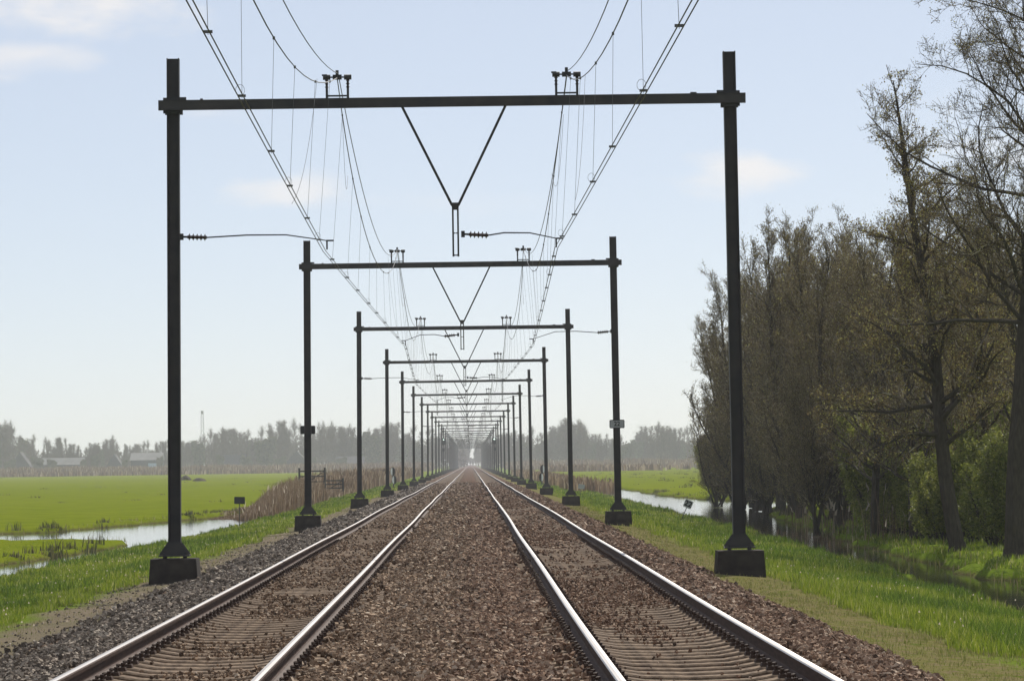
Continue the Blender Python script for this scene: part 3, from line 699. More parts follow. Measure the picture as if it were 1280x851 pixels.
# overhead wires
def catenary(side):
    sg_ = -1 if side == 'left' else 1
    root = empty('overhead_contact_line', (sg_ * 2.1, 70, HB))
    tag(root, f'{side}-hand overhead line of sagging cables, twin contact wires and thin droppers above the {side} track', 'overhead line', 'overhead lines above the tracks')
    inv = Vector(root.location)
    y0 = YG[0] - 60; SP = [y0] + YG + [YG[-1] + 60]
    stag = [(-1.92, -2.45), (2.50, 1.96)][0 if sg_ < 0 else 1]         # (even index in SP, odd)
    xf = -2.16 if sg_ < 0 else 2.20
    cw = []; ms = []; fd = []; drops = []
    for i in range(len(SP) - 1):
        ya, yb = SP[i], SP[i + 1]; xa, xb = stag[i % 2], stag[(i + 1) % 2]
        n_ = 22 if i < 4 else (10 if i < 9 else 5)
        for k in range(n_ + (1 if i == len(SP) - 2 else 0)):
            t_ = k / n_; y = ya + (yb - ya) * t_; sag = 4 * t_ * (1 - t_)
            cw.append((xa + (xb - xa) * t_, y, 5.62 - .03 * sag))
            ms.append((xf - .0 + (xa + (xb - xa) * t_ - xf) * sag * .35, y - .2, 8.90 - 1.95 * sag))
            fd.append((xf + .02, y - .2, 8.98 - 1.35 * sag))
        nd = 9
        for k in range(nd):
            t_ = (k + .5) / nd + .01 * (k % 2); sag = 4 * t_ * (1 - t_); y = ya + (yb - ya) * t_
            xm = xf + (xa + (xb - xa) * t_ - xf) * sag * .35
            drops.append(((xm, y - .2, 8.90 - 1.95 * sag), (xa + (xb - xa) * t_, y, 5.62 - .03 * sag)))
    loc = lambda p: (p[0] - inv.x, p[1] - inv.y, p[2] - inv.z)
    for dx in (-.028, .028):
        MB().tube([loc((p[0] + dx, p[1], p[2])) for p in cw], .0075, 4, False).build('contact_wire', WIRE, root)
    MB().tube([loc(p) for p in ms], .0095, 4, False).build('messenger_wire', WIRE, root)
    MB().tube([loc(p) for p in fd], .0085, 4, False).build('feeder_wire', WIRE, root)
    rest = MB()
    for k, (p, q) in enumerate(drops):
        near = k < 72
        m_ = MB() if near else rest
        m_.tube([loc(p), loc(q)], .0033, 3, False)
        q = Vector(q); p = Vector(p)
        m_.box(loc(q + Vector((0, 0, .03))), (.085, .04, .026)); m_.box(loc(p), (.03, .04, .04))
        if near:
            if k % 2 == 0 and k < 40:
                m_.tube([loc(q + Vector((.05 * math.cos(an) - .02, 0, .09 + .065 * math.sin(an)))) for an in [R(a_) for a_ in range(-80, 261, 34)]], .0028, 3, False)
            m_.build('dropper', DROP, root)
    tag(rest.build('dropper', DROP, root), kind='stuff')
    # jumper cables hanging beside the first supports
    for gi in (0, 1, 2, 3):
        y = YG[gi]; xg = stag[(gi + 1) % 2]
        a0 = Vector((xf - .25 * (1 if sg_ < 0 else -1), y - 3.5, 8.55)); b0 = Vector((xg * .6 + xf * .4 - .0, y - 9, 7.2)); c0 = Vector((xg, y - 13, 5.62))
        pts = []
        for k in range(13):
            t_ = k / 12; p = a0.lerp(c0, t_); p.z -= .9 * 4 * t_ * (1 - t_) * .45; pts.append(loc(p))
        MB().tube(pts, .004, 3, False).build('jumper_cable', DROP, root)
        a1 = Vector((xf, y + 2.5, 8.4)); c1 = Vector((xf + (xg - xf) * .4, y + 9, 7.75)); pts = []
        for k in range(11):
            t_ = k / 10; p = a1.lerp(c1, t_); p.z -= .75 * 4 * t_ * (1 - t_); pts.append(loc(p))
        MB().tube(pts, .004, 3, False).build('jumper_cable', DROP, root)
catenary('left'); catenary('right')

# ------------------------------------------------------------------ signals, markers, small signs
def unproj(u, v, z):
    """ground point at height z seen at photo pixel u,v (used only to read positions)"""
    d = pix_dir(u, v); t_ = (z - CAM.z) / d.z; return CAM + d * t_
LAMP = bpy.data.materials.new('lit_signal_lamp'); LAMP.use_nodes = True
_p = LAMP.node_tree.nodes['Principled BSDF']; _p.inputs['Emission Color'].default_value = (.8, 1, .9, 1); _p.inputs['Emission Strength'].default_value = 6
def signal(x, y, lab):
    r = empty('railway_signal', (x, y, -.55)); tag(r, lab, 'signal', 'light signals on masts beside the tracks')
    MB().tube([(0, 0, 0), (0, 0, 6.0)], .09, 8).build('mast', STEEL, r)
    MB().box((0, 0, .15), (.6, .6, .3)).build('footing', CONC_D, r)
    h = MB(); h.prism(rrect(.78, 1.35, .36), -.14, .02, 'y'); ho = h.build('signal_head', BLACK, r); ho.location = (0, -.1, 6.5)
    hd = MB(); 
    for z_ in (.36, 0, -.36): hd.tube([(0, -.14, z_), (0, -.42, z_)], .13, 10, False)
    hd.build('lamp_hood', BLACK, ho)
    MB().tube([(0, -.145, .36), (0, -.165, .36)], .10, 10).build('lamp', LAMP, ho)
    pl = MB().box((0, -.12, 4.9), (.42, .03, .6)); pl.build('backing_plate', BLACK, r)
    ld = MB(); 
    for q in (-1, 1): ld.tube([(q * .18, .25, 0), (q * .18, .25, 5.6)], .02, 5)
    for k in range(16): ld.tube([(-.18, .25, .3 + k * .33), (.18, .25, .3 + k * .33)], .012, 4)
    ld.build('ladder', STEEL, r)
signal(-5.0, 741, 'dark light signal on a mast left of the tracks, one lamp lit')
signal(5.1, 741, 'dark light signal on a mast right of the tracks, one lamp lit')
def marker(x, y, s, lab):
    r = empty('marker_post', (x, y, -.75)); tag(r, lab, 'marker post', 'black and white striped marker posts')
    MB().tube([(0, 0, 0), (0, 0, 2.0)], .06, 6).build('post', BLACK, r)
    for z_, dx in ((1.65, -.06), (.85, .08)):
        q = MB(); pts = []
        for k in range(12): an = R(k * 30); pts.append((s * dx + .22 * math.cos(an), z_ + .42 * math.sin(an)))
        q.prism(pts, -.10, -.06, 'y'); p_ = q.build('marker_plate', BLACK, r)
        q = MB(); pts = [(s * dx - s * .02 + s * .19 * math.cos(R(a_)), z_ + .38 * math.sin(R(a_))) for a_ in range(100, 261, 20)] + [(s * (dx - .03), z_ - .2), (s * (dx - .03), z_ + .2)]
        if s < 0: pts = pts[::-1]
        q.prism(pts, -.106, -.102, 'y').build('white_stripe', WHITE, p_)
marker(-7.0, 352, 1, 'striped black and white marker post on the left verge beside a portal footing')
marker(7.2, 362, -1, 'striped black and white marker post on the right verge beside a portal footing')
def small_sign(x, y, hgt, w_, h_, m, lean, lab, txt=None, z0=None):
    zz = float(height(np.array([x]), np.array([y]))[0]) if z0 is None else z0
    r = empty('small_sign', (x, y, zz)); r.rotation_euler = (0, lean, 0); tag(r, lab, 'sign', 'small signs on thin posts')
    MB().tube([(0, 0, -.2), (0, 0, hgt)], .018, 6).build('post', STEEL2, r)
    q = MB().prism(rrect(w_, h_, .03), -.035, -.02, 'y'); p_ = q.build('sign_plate', m, r); p_.location = (0, 0, hgt - h_ * .3)
    if txt: text_mesh('sign_digits', txt, h_ * .95, BLACK, p_, (0, -.04, 0), (R(90), 0, 0), .002, .012)
    return r
P_ = unproj(299, 656, -.9); small_sign(P_.x, P_.y, 1.22, .45, .30, BLACK, R(1.5), 'small black rectangular sign on a thin post beside the left ditch')
P_ = unproj(850, 647, -.9); small_sign(P_.x, P_.y, .98, .36, .34, SIGNG, R(24), 'small grey number sign on a post leaning far to the right beside the water', '22')
P_ = unproj(725, 622, -.85); small_sign(P_.x, P_.y, .85, .42, .30, SIGNG, R(8), 'small faded sign on a thin post on the right verge near the third portal')

# field gates
def gate(x, y, w_, h_, lab, rz=0):
    z = float(height(np.array([x]), np.array([y]))[0]); r = empty('field_gate', (x, y, z), rz); tag(r, lab, 'gate', 'wooden field gates')
    for q in (-1, 1):
        MB().box((q * w_ / 2, 0, h_ / 2), (.16, .16, h_ + .1)).build('post', STEEL2, r)
    for k in range(4): MB().box((0, .05, h_ * (.30 + .2 * k)), (w_, .05, .10)).build('rail', BLACK, r)
    d_ = MB(); d_.tube([(-w_ / 2, 0, h_ * .3), (w_ / 2, 0, h_ * .9)], .035, 5); d_.build('brace', BLACK, r)
gate(-13.4, 322, 2.2, 2.3, 'taller dark field gate standing up behind the reeds'); gate(-11.55, 322, 1.6, 1.6, 'lower dark field gate beside the taller one')
gate(-13.5, 560, 1.7, 1.9, 'small dark gate far along the left reeds')

def heap(x, y, l_, w_, h_, lab):
    nu, nv = 22, 12; v = []; f = []
    for i in range(nu):
        for j in range(nv):
            a_ = 2 * math.pi * i / nu; r_ = (j / (nv - 1)); hh = h_ * (1 - r_ ** 2) ** .8 if r_ < 1 else 0
            k = .8 + .35 * rnd.random()
            v.append((l_ / 2 * r_ * math.cos(a_) * (.9 + .15 * math.sin(3 * a_)), w_ / 2 * r_ * math.sin(a_), hh * k - .05))
    for i in range(nu):
        for j in range(nv - 1):
            f.append((i * nv + j, ((i + 1) % nu) * nv + j, ((i + 1) % nu) * nv + j + 1, i * nv + j + 1))
    m_ = MB(); m_.v = v; m_.f = f; o = m_.build('manure_heap', DUNG, None, True); o.location = (x, y, float(height(np.array([x]), np.array([y]))[0])); tag(o, lab, 'heap', 'dark heaps on the left field')
P_ = unproj(232, 600, -1.0); heap(P_.x, P_.y, 2.6, 2.2, .95, 'dark heap on the green field just right of the nearest left pole')
P_ = unproj(249, 601, -1.0); heap(P_.x, P_.y, 2.8, 2.0, .6, 'low flat dark heap on the field, right of the other heap')

# ------------------------------------------------------------------ trees
def build_tree(name, seed, H, style, parent=None):
    """returns (wood segments, twig segments, bud points); style selects the habit"""
    r = random.Random(seed); wood = []; twig = []; buds = []
    st = dict(style)
    def perp(d):
        v = Vector((r.gauss(0, 1), r.gauss(0, 1), r.gauss(0, 1))); v -= d * v.dot(d)
        return v.normalized()
    def branch(p, d, ln_, rad, lv):
        n_ = 7 if lv == 1 else (5 if lv == 2 else 3 if lv == 3 else 2)
        s = ln_ / n_; pts = [(p.copy(), rad)]
        spawn = []
        for i in range(n_):
            d = (d + perp(d) * st['wob'] * r.uniform(.3, 1) + Vector((0, 0, st['up'] * (.5 if lv < 3 else 1.0)))).normalized()
            q = p + d * s; r1 = rad * (1 - .82 * (i + 1) / n_)
            (wood if lv <= 1 else twig).append((p.copy(), q.copy(), max(rad * (1 - .82 * i / n_), st['rmin']), max(r1, st['rmin'])))
            t_ = (i + 1) / n_
            if lv < st['lv']:
                kk = st['kids'][lv]
                c_ = int(kk) + (1 if r.random() < kk - int(kk) else 0)
                if i >= (1 if lv < 3 else 0):
                    for _ in range(c_):
                        spawn.append((p.lerp(q, r.random()), d.copy(), ln_ * (1.05 - .6 * t_) * st['ratio'] * r.uniform(.65, 1.2), max(r1 * .65, st['rmin'])))
            if lv >= st['lv'] - 1 and r.random() < st['bud']:
                buds.append(p.lerp(q, r.random()))
            p = q
        if lv >= st['lv'] - 1: buds.append(p.copy())
        for (a_, dd, l_, rr) in spawn:
            an = R(r.uniform(*st['ang'])); nd = (dd * math.cos(an) + perp(dd) * math.sin(an)); nd.z += .12; nd.normalize()
            if l_ > .10: branch(a_, nd, l_, rr, lv + 1)
    for stem in range(st['stems']):
        if st['stems'] > 1:
            az = 2 * math.pi * (stem + r.random() * .7) / st['stems']; tl = R(r.uniform(*st['fan']))
            d = Vector((math.cos(az) * math.sin(tl), math.sin(az) * math.sin(tl), math.cos(tl))); Hs = H * r.uniform(.8, 1.0)
        else:
            d = Vector((st['lean'][0], st['lean'][1], 1)).normalized(); Hs = H
        p = Vector((r.uniform(-.2, .2), r.uniform(-.2, .2), 0)) if st['stems'] > 1 else Vector((0, 0, 0))
        r0 = st['r0']; n_ = 18; tr = []
        if st['stems'] == 1: wood.append((Vector((0, 0, -.3)), Vector((0, 0, .25)), r0 * 1.5, r0 * 1.05))
        for i in range(n_):
            t_ = i / n_; q = p + d * (Hs / n_ / max(d.z, .6))
            ra, rb = r0 * (1 - t_) ** .75 + .012, r0 * (1 - (i + 1) / n_) ** .75 + .010
            wood.append((p.copy(), q.copy(), ra, rb)); tr.append((p.copy(), q.copy(), d.copy(), t_, rb))
            d = (d + perp(d) * st['twob'] + Vector((0, 0, .05 if st['stems'] > 1 else .0))).normalized()
            p = q
        buds.append(p.copy())
        for (a_, b_, dd, t_, rb) in tr:
            if t_ < st['clear']: continue
            for _ in range(int(st['lat']) + (r.random() < st['lat'] % 1)):
                an = R(r.uniform(*st['latang'])) * (1 - .35 * t_); az = r.uniform(0, 2 * math.pi)
                nd = Vector((math.cos(az) * math.sin(an), math.sin(az) * math.sin(an), math.cos(an)))
                if st['stems'] > 1: nd = (nd + dd * .8).normalized()
                lk = st['spread'] * H * (st['shape'](t_)) * r.uniform(.7, 1.15)
                if lk < .25: lk = .25
                branch(a_.lerp(b_, r.random()), nd, lk, max(rb * st.get('limb', .45), .016), 1)
    return wood, twig, buds
def seg_mesh(name, segs, k, m, parent):
    A = np.array([s[0] for s in segs]); B = np.array([s[1] for s in segs]); ra = np.array([s[2] for s in segs]); rb = np.array([s[3] for s in segs])
    D = B - A; Ln = np.linalg.norm(D, axis=1, keepdims=True) + 1e-9; D = D / Ln
    ref = np.where(np.abs(D[:, 2:3]) > .9, np.array([[1., 0, 0]]), np.array([[0, 0, 1.]]))
    U = np.cross(D, ref); U /= np.linalg.norm(U, axis=1, keepdims=True) + 1e-9; W_ = np.cross(D, U)
    an = 2 * np.pi * np.arange(k) / k; C, S = np.cos(an), np.sin(an)
    ring = U[:, None] * C[None, :, None] + W_[:, None] * S[None, :, None]
    V = np.concatenate([A[:, None] - D[:, None] * ra[:, None, None] * .3 + ring * ra[:, None, None], B[:, None] + ring * rb[:, None, None]], 1)
    j = np.arange(k); j2 = (j + 1) % k; q = np.stack([j, j2, k + j2, k + j], -1)
    Fq = (q[None] + (np.arange(len(segs)) * 2 * k)[:, None, None]).reshape(-1, 4)
    return np_mesh(name, V.reshape(-1, 3), Fq, m, parent)
def bud_mesh(name, P, size, per, spread, m, parent, seed=1):
    g_ = np.random.default_rng(seed); P = np.repeat(np.array(P), per, 0); n_ = len(P)
    P = P + g_.normal(size=(n_, 3)) * spread
    a_ = g_.normal(size=(n_, 3)); a_ /= np.linalg.norm(a_, axis=1)[:, None]; b_ = g_.normal(size=(n_, 3)); b_ = np.cross(a_, b_); b_ /= np.linalg.norm(b_, axis=1)[:, None]
    s = size * g_.uniform(.5, 1.4, (n_, 1)); a_ = a_ * s; b_ = b_ * s * .55
    V = np.stack([P - a_, P - b_, P + a_, P + b_], 1).reshape(-1, 3)
    Fq = np.arange(n_ * 4).reshape(-1, 4)
    return np_mesh(name, V, Fq, m, parent)
ALDER = dict(stems=1, lean=(-.15, 0), r0=.21, twob=.035, wob=.34, up=.10, lv=4, kids=[0, 2.0, 2.0, 1.9], ratio=.52, bud=.6, ang=(28, 62), clear=.22, lat=3.2, latang=(62, 92), spread=.30, shape=lambda t_: (1.08 - t_) ** .85, rmin=.0045, fan=(0, 0))
BIG = dict(ALDER, lean=(.035, 0), r0=.30, clear=.30, lat=3.4, latang=(48, 85), spread=.36, shape=lambda t_: .95 - .5 * t_, ratio=.56, kids=[0, 2.3, 1.9, 1.7], wob=.34, up=.07, limb=.30)
BUSHY = dict(ALDER, stems=4, fan=(3, 20), r0=.12, twob=.05, wob=.26, up=.15, lv=4, kids=[0, 1.7, 1.7, 1.6], clear=.06, lat=2.7, latang=(38, 80), spread=.30, shape=lambda t_: 1.08 - .70 * t_, ratio=.55, bud=.22, rmin=.0072)
MID = dict(ALDER, rmin=.0065, bud=.4, lean=(.02, .02), r0=.17, clear=.15, lat=2.6, latang=(45, 80), spread=.34, shape=lambda t_: 1.0 - .55 * t_, lv=4, kids=[0, 1.6, 1.6, 1.6], up=.13)
LOW = dict(BUSHY, stems=9, fan=(4, 40), r0=.04, up=.08, clear=.03, lat=1.8, spread=.28, lv=4, kids=[0, 1.4, 1.4, 1.3])
SHRUB = dict(BUSHY, stems=8, fan=(8, 38), r0=.035, lat=1.5, spread=.28, clear=.02, lv=3, kids=[0, 1.6, 1.6], rmin=.004)
protos = {}
def proto(key, seed, H, style, cat, bs, per, spr, bm, tm=TWIG, lab=''):
    root = empty(cat); wood, twig, buds = build_tree(key, seed, H, style)
    seg_mesh('trunk', wood, 7, BARK, root)
    crown = seg_mesh('crown', twig, 3, tm, root)
    bud_mesh('buds', buds, bs, per, spr, bm, crown, seed)
    index_kids(root); protos[key] = [root, False]; return root
proto('alder', 3, 12.4, ALDER, 'alder_tree', .030, 2, .06, BUD)
proto('big', 8, 17.0, BIG, 'tall_bare_tree', .022, 1, .05, BUD)
proto('bush1', 21, 11.8, BUSHY, 'bare_willow_tree', .030, 1, .10, BUD, TWIG_G)
proto('bush2', 22, 11.6, BUSHY, 'bare_willow_tree', .030, 1, .10, BUD, TWIG_G)
proto('mid1', 31, 11.8, MID, 'bare_woodland_tree', .028, 1, .09, BUD, TWIG)
proto('mid2', 35, 12.0, MID, 'bare_woodland_tree', .028, 1, .09, BUD, TWIG_G)
proto('low', 45, 5.6, LOW, 'twiggy_bush', .030, 1, .10, BUD, TWIG_G)
proto('shrub', 41, 4.2, SHRUB, 'leafing_shrub', .058, 3, .14, LEAF, TWIG_G)
proto('shrub2', 42, 3.6, SHRUB, 'leafing_shrub', .058, 3, .14, LEAF, TWIG_G)
def place(key, x, y, s, rz, lab, cat, group=None, zoff=0, lean=None):
    p, used = protos[key]
    o = copy_tree(p) if used else p
    protos[key][1] = True
    z = float(height(np.array([x]), np.array([y]))[0])
    o.location = (x, y, max(z, -1.15) + zoff); o.scale = (s, s, s) if not isinstance(s, tuple) else s; o.rotation_euler = ((lean or (0, 0))[0], (lean or (0, 0))[1], rz)
    tag(o, lab, cat, group); return o
def X_at(u, y): return CAM.x + (u - 588) / FPX * y
GW = 'bare trees of the wood on the right'
place('alder', X_at(1195, 98), 98, 1, 0, 'tall pointed alder with a leaning dark trunk at the front of the wood', 'tree', GW)
place('big', X_at(1268, 92), 92, 1, 0, 'tall wide-limbed bare tree at the right edge, its branches against the sky', 'tree', GW)
TREES = [('mid1', 1092, 119, .80, .4, 'bare tree whose dark trunk stands left of the twin trunks behind the reed plumes'),
         ('mid2', 1122, 123, .80, 2.2, 'bare tree on the left of the two close-set dark trunks'),
         ('mid1', 1140, 116, .76, 4.0, 'bare tree on the right of the two close-set dark trunks'),
         ('bush1', 958, 190, 1.17, 0, 'grey-brown many-stemmed tree at the left end of the wood, twigs hanging over the water'),
         ('bush2', 1000, 160, 1.14, 1.3, 'grey-brown many-stemmed tree next in from the left end of the wood'),
         ('bush1', 1045, 138, 1.03, 2.4, 'dense brown many-stemmed tree between the left end and the alder'),
         ('bush2', 985, 174, 1.22, 3.6, 'many-stemmed tree behind the left end of the wood'),
         ('mid2', 1060, 150, .86, 5.0, 'bare round-topped tree behind the reed plumes'),
         ('bush1', 1100, 132, .98, 4.2, 'dense many-stemmed tree just left of the alder'),
         ('mid1', 1160, 134, .92, 1.0, 'bare tree directly behind the alder trunk'),
         ('bush2', 1150, 150, .9, 5.2, 'many-stemmed tree filling the gap behind the alder'),
         ('bush1', 1215, 124, .96, 5.6, 'many-stemmed tree right of the alder, tinged olive'),
         ('mid2', 1235, 112, .84, .9, 'bare tree between the alder and the right-edge tree'),
         ('bush2', 1260, 132, 1.05, 2.0, 'many-stemmed tree behind the right-edge trunk'),
         ('mid1', 1300, 108, .92, 2.9, 'bare tree with its trunk just beyond the right edge'),
         ('bush1', 1200, 165, 1.22, 3.0, 'tall many-stemmed tree deep in the wood right of the alder'),
         ('bush2', 1090, 172, 1.22, .5, 'tall many-stemmed tree deep in the wood left of the alder'),
         ('mid2', 1280, 160, 1.2, 3.8, 'tall bare tree deep in the wood at the right'),
         ('bush1', 1030, 185, 1.34, 1.9, 'many-stemmed tree at the back left of the wood'),
         ('bush2', 1160, 200, 1.15, 4.6, 'many-stemmed tree at the very back of the wood')]
TREES += [('bush2', 920, 206, 1.0, 4.4, 'greyish many-stemmed tree forming the outermost left edge of the wood'),
          ('bush1', 943, 198, 1.18, 3.1, 'greyish tree just inside the left edge of the wood, above the water'),
          ('bush1', 940, 212, .98, 5.1, 'low many-stemmed tree leaning over the water at the far left end of the wood'),
          ('bush2', 975, 182, .82, 2.7, 'lower bushy tree in front of the left end of the wood'),
          ('bush1', 1020, 132, .60, 4.4, 'lower bushy tree behind the reed plumes, left of the trunks'),
          ('bush2', 1055, 145, .70, .9, 'lower dense tree in the shade left of the dark trunks'),
          ('bush1', 1075, 160, .85, 2.2, 'shaded many-stemmed tree behind the dark trunks'),
          ('bush2', 1130, 142, .72, 3.3, 'lower dense tree right behind the twin dark trunks'),
          ('bush1', 1185, 142, .78, 1.2, 'lower dense tree behind the alder foot'),
          ('bush2', 1235, 150, .85, 5.9, 'dense shaded tree between the alder and the right edge'),
          ('bush1', 1275, 128, .70, 3.9, 'lower dense tree behind the right-edge trunk')]
for (k, u, y, s, rz, lab) in TREES: place(k, X_at(u, y), y, s * (.89 if k[0] == 'b' else 1), rz, lab, 'tree', GW)
for (u, y, s_, rz, lab) in ((925, 206, 1.1, .3, 'twiggy brown bush at the waterside, leftmost under the wood'), (960, 186, 1.0, 1.9, 'twiggy brown bush below the left end of the wood, second from the water'),
        (1000, 166, .9, 3.5, 'twiggy brown bush behind the reed plumes, third from the water'), (1040, 150, 1.0, 5.0, 'twiggy bush in the shade between the plumes and the twin trunks'), (897, 216, 1.0, 4.0, 'twiggy bush reaching out furthest left over the far bank'),
        (1090, 150, 1.0, 2.6, 'twiggy bush in the shade behind the twin trunks'), (1160, 145, 1.0, .9, 'twiggy bush in the shade behind the alder foot'), (1230, 140, 1.0, 4.6, 'twiggy bush in the shade near the right edge'), (950, 198, 1.25, 5.5, 'taller twiggy bush behind the left end of the wood')):
    place('low', X_at(u, y), y, s_, rz, lab, 'bush', 'twiggy bushes along the foot of the wood')
GS = 'leafing shrubs under the wood'
si = 0
for k in range(30):
    u = 1010 + (k * 47 % 285) + rnd.uniform(-8, 8); y = rnd.uniform(108, 146) if k < 22 else rnd.uniform(104, 122)
    if k >= 22: u = 1205 + (k - 22) * 12
    x = max(X_at(u, y), 14.3)
    place(('shrub', 'shrub2')[k % 2], x, y, rnd.uniform(.6, 1.05), rnd.uniform(0, 6.2), 'yellow-green leafing shrub among the trunks of the wood', 'shrub', GS)
for (u, y, s) in ((893, 262, .9), (915, 240, .8)):
    place('shrub', X_at(u, y), y, s, .5, 'pale green leafing shrub on the bank at the left foot of the wood' if u < 920 else 'small green shrub under the overhanging twigs at the left end of the wood', 'shrub')

# distant trees, seen across the fields
FAR1 = dict(MID, lean=(0, 0), r0=.42, rmin=.055, lv=3, kids=[0, 1.0, 1.2], lat=1.5, clear=.14, spread=.22, latang=(25, 60), wob=.25, shape=lambda t_: max(.12, math.sin(math.pi * min(1, .25 + .75 * t_))) ** .6)
FAR2 = dict(FAR1, spread=.15, latang=(12, 35), lat=1.7)
FAR3 = dict(FAR1, stems=5, fan=(3, 22), r0=.25, spread=.2, shape=lambda t_: max(.15, math.sin(math.pi * min(1, .3 + .7 * t_))) ** .6)
def farproto(key, seed, H, st, m_b, bsz, per=1):
    root = empty('distant_tree'); wood, twig, buds = build_tree(key, seed, H, st)
    seg_mesh('trunk', wood, 4, FARTWIG, root); cr = seg_mesh('crown', twig, 3, FARTWIG, root)
    bud_mesh('buds', buds, bsz, per, .5, m_b, cr, seed); index_kids(root); protos[key] = [root, False]
farproto('far1', 51, 20, FAR1, FARTWIG, .17, 1); farproto('far2', 52, 22, FAR2, FARTWIG, .15, 1); farproto('far3', 53, 17, FAR3, FARTWIG, .17, 1); farproto('far4', 54, 14, FAR3, FARBUD, .5, 3)
GF = 'distant bare trees along the horizon'
TOPS_U = [0, 10, 30, 60, 80, 110, 140, 160, 200, 240, 262, 300, 330, 350, 385, 420, 450, 480, 500, 540, 575]
TOPS_H = [65, 62, 52, 38, 44, 32, 46, 34, 34, 40, 50, 52, 46, 60, 50, 54, 48, 58, 52, 48, 34]
RT_U = [605, 640, 680, 710, 740, 760, 800, 830, 870, 920, 1000, 1280]
RT_H = [30, 42, 44, 56, 42, 38, 44, 46, 42, 44, 46, 46]
fl = 'bare grey-brown tree in the hazy tree line beyond the left field'
fr_ = 'bare grey-brown tree in the hazy tree line beyond the right field'
def far_place(u, side, extra_y=0, hs=1.0):
    hpx = np.interp(u, TOPS_U, TOPS_H) if side < 0 else np.interp(u, RT_U, RT_H)
    y = 1740 + rnd.uniform(0, 160) + extra_y; Hm = (hpx * rnd.uniform(.78, 1.08) * hs) * y / FPX + 1
    k = rnd.choice(['far1', 'far3', 'far3', 'far1', 'far2', 'far3', 'far4'])
    if k == 'far4': Hm *= .75
    base = {'far1': 20, 'far2': 22, 'far3': 17, 'far4': 14}[k]
    s = Hm / base
    place(k, X_at(u, y), y, (s * rnd.uniform(.9, 1.3), s, s), rnd.uniform(0, 6.28), fl if side < 0 else fr_, 'distant tree', GF)
u = -12
while u < 566:
    far_place(u, -1); u += rnd.uniform(4.2, 7.5)
u = 612
while u < 905:
    far_place(u, 1); u += rnd.uniform(4.2, 7.5)
for u in (920, 950, 985, 1030, 1080, 1130, 1180, 1230, 1280): far_place(u, 1)
for (u_, y_, hp) in ((577, 2250, 34), (581, 2350, 26), (584, 2450, 20), (588, 2520, 9), (591, 2540, 8), (595, 2480, 17), (598, 2380, 24), (602, 2300, 30), (606, 2200, 30)):
    s_ = (hp * y_ / FPX + 1) / 17; place('far3', X_at(u_, y_), y_, (s_ * 1.1, s_, s_), rnd.uniform(0, 6), 'faint tree in the haze where the tracks vanish', 'distant tree', 'trees in the haze at the vanishing point')
for u_ in (-4, 14, 46, 66, 104, 122, 158, 200, 276, 306, 352, 392, 428):
    s_ = rnd.uniform(5, 8.5) / 14; place('far4', X_at(u_, 1695), 1695 + rnd.uniform(-12, 6), (s_ * 1.5, s_, s_), rnd.uniform(0, 6), 'low bush in front of the farm buildings beyond the left field', 'bush', 'bushes around the far farm buildings')
# the denser wood behind them, one mass
def distant_mass(name, u0, u1, n_, seed):
    g_ = np.random.default_rng(seed); wood = []; P = []
    r = random.Random(seed)
    for k in range(n_):
        u = r.uniform(u0, u1); y = r.uniform(1890, 2080)
        hp = (np.interp(u, TOPS_U, TOPS_H) if u < 590 else np.interp(u, RT_U, RT_H)) * r.uniform(.35, .66)
        H_ = hp * y / FPX + 1.0; x = X_at(u, y); top = Vector((x + r.gauss(0, .6), y, -1 + H_))
        wood.append((Vector((x, y, -1)), top, .28, .10))
        for q in range(13):
            t_ = r.uniform(.08, .95); a_ = Vector((x, y, -1)).lerp(top, t_); az = r.uniform(0, 6.28); l_ = H_ * .22 * (1.1 - t_)
            b_ = a_ + Vector((math.cos(az) * l_, math.sin(az) * l_, l_ * 1.2)); wood.append((a_, b_, .10, .05)); P.append(tuple(b_)); P.append(tuple(a_.lerp(b_, .5)))
    o = seg_mesh(name, wood, 3, FARTWIG, None); tag(o, kind='stuff')
    o = bud_mesh('distant_undergrowth', P, .75, 2, .9, FARTWIG, None, seed); tag(o, kind='stuff')
distant_mass('distant_wood', -14, 572, 560, 61); distant_mass('distant_wood', 606, 960, 330, 62); distant_mass('distant_wood', 570, 583, 10, 63)

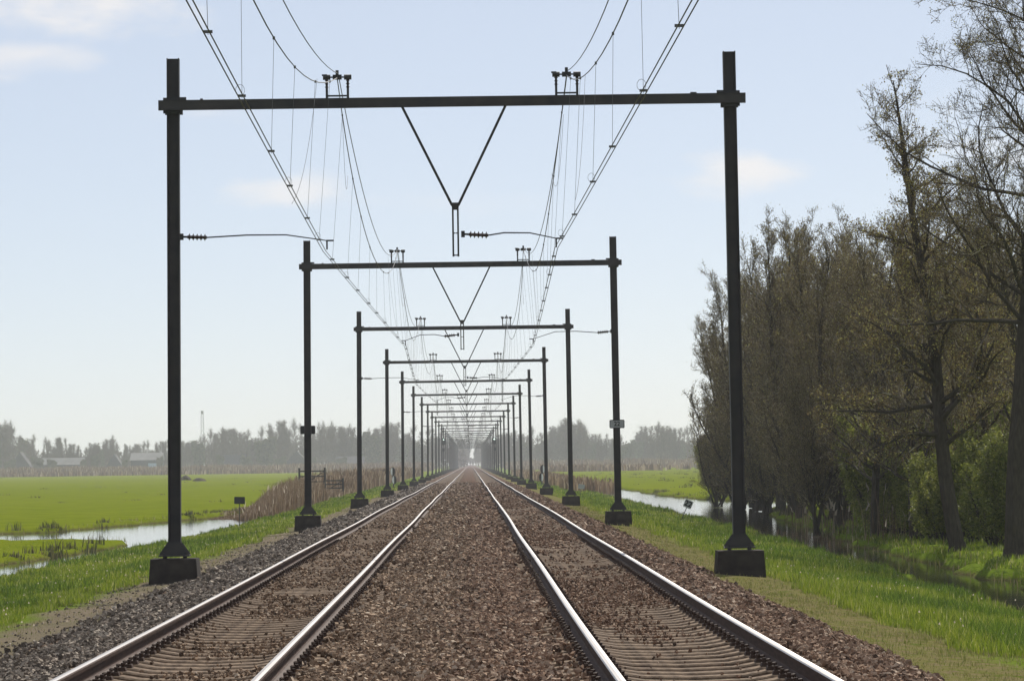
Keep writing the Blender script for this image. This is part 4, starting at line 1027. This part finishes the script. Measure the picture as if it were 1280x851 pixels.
# ------------------------------------------------------------------ farm buildings below the left tree line
def house(u, y, wpx, wall_h, roof_h, depth, wm, rm, lab, cat, door=None, windows=0, gable_front=False, chimney=False):
    x = X_at(u, y); W_ = wpx * y / FPX; r = empty(cat.replace(' ', '_'), (x, y, -1.0)); tag(r, lab, cat, 'farm buildings below the left tree line')
    MB().box((0, 0, wall_h / 2), (W_, depth, wall_h)).build('wall', wm, r)
    if gable_front:
        m_ = MB().prism([(-W_ / 2 - .4, 0), (W_ / 2 + .4, 0), (0, roof_h)], -depth / 2 - .4, depth / 2 + .4, 'y'); ro = m_.build('roof', rm, r); ro.location = (0, 0, wall_h)
    else:
        m_ = MB().prism([(-depth / 2 - .5, 0), (depth / 2 + .5, 0), (0, roof_h)], -W_ / 2 - .4, W_ / 2 + .4, 'x'); ro = m_.build('roof', rm, r); ro.location = (0, 0, wall_h)
    if chimney: MB().box((W_ * .25, 0, roof_h + .2), (.9, .9, 1.4)).build('chimney', BRICK, ro)
    if door: MB().box((door[0] * W_, -depth / 2 - .06, door[2] / 2), (door[1], .12, door[2])).build('door', door[3], r)
    for k in range(windows):
        wx = (-.5 + (k + .7) / (windows + .4)) * W_
        wo = MB().box((wx, -depth / 2 - .04, wall_h * .55), (1.5, .08, 1.3)).build('window', WHITE, r); MB().box((wx, -depth / 2 - .1, wall_h * .55), (1.2, .04, 1.0)).build('pane', GLASS, wo)
house(28, 1715, 30, 2.6, 8.0, 12, BRICK, ROOFD, 'big dark pyramid-roofed farmhouse at the far left', 'farmhouse', windows=3, gable_front=True, chimney=True)
house(80, 1725, 52, 4.6, 3.2, 12, BARNM, ROOFL, 'long low barn with a pale roof right of the farmhouse', 'barn', door=(.2, 4, 3.6, BLACK), windows=2)
house(145, 1712, 18, 3.6, 5.6, 10, BRICK, ROOFD, 'steep-roofed cottage with a pale gable slope', 'cottage', windows=2, gable_front=True)
house(185, 1722, 38, 6.2, 3.4, 14, BARNM, ROOFL, 'large dark barn with a light roof and pale blue sliding door', 'barn', door=(.25, 5.2, 4.8, PALEB), windows=0)
house(292, 1720, 30, 2.8, 5.5, 11, BRICK, ROOFD, 'reddish-brown farmhouse with a dark roof among the far trees', 'farmhouse', windows=3, chimney=True)
house(372, 1722, 34, 2.8, 6.5, 11, BARNM, ROOFD, 'dark gabled barn behind the second left pole', 'barn', windows=1, gable_front=True)
house(438, 1720, 34, 3.4, 3.2, 10, BARNM, ROOFD, 'low dark shed near the third left pole', 'shed', windows=2)
# lattice mast
P_x = X_at(254, 1850); r = empty('lattice_mast', (P_x, 1850, -1)); tag(r, 'thin pale lattice mast rising above the far tree line', 'mast')
m_ = MB(); H_ = (586 - 515) * 1850 / FPX + 2.5
for i, j in ((-1, -1), (1, -1), (1, 1), (-1, 1)): m_.tube([(i * 1.1, j * 1.1, 0), (i * .5, j * .5, H_)], .07, 4)
for k in range(14):
    z0, z1 = H_ * k / 14, H_ * (k + 1) / 14; a0, a1 = 1.1 - .6 * k / 14, 1.1 - .6 * (k + 1) / 14
    m_.tube([(-a0, -a0, z0), (a1, -a1, z1)], .06, 3); m_.tube([(a0, -a0, z0), (-a1, -a1, z1)], .06, 3)
m_.build('lattice', SIGNG, r); MB().box((0, 0, H_ - 1.0), (1.2, 1.2, 1.6)).build('antenna_box', SIGNG, r)
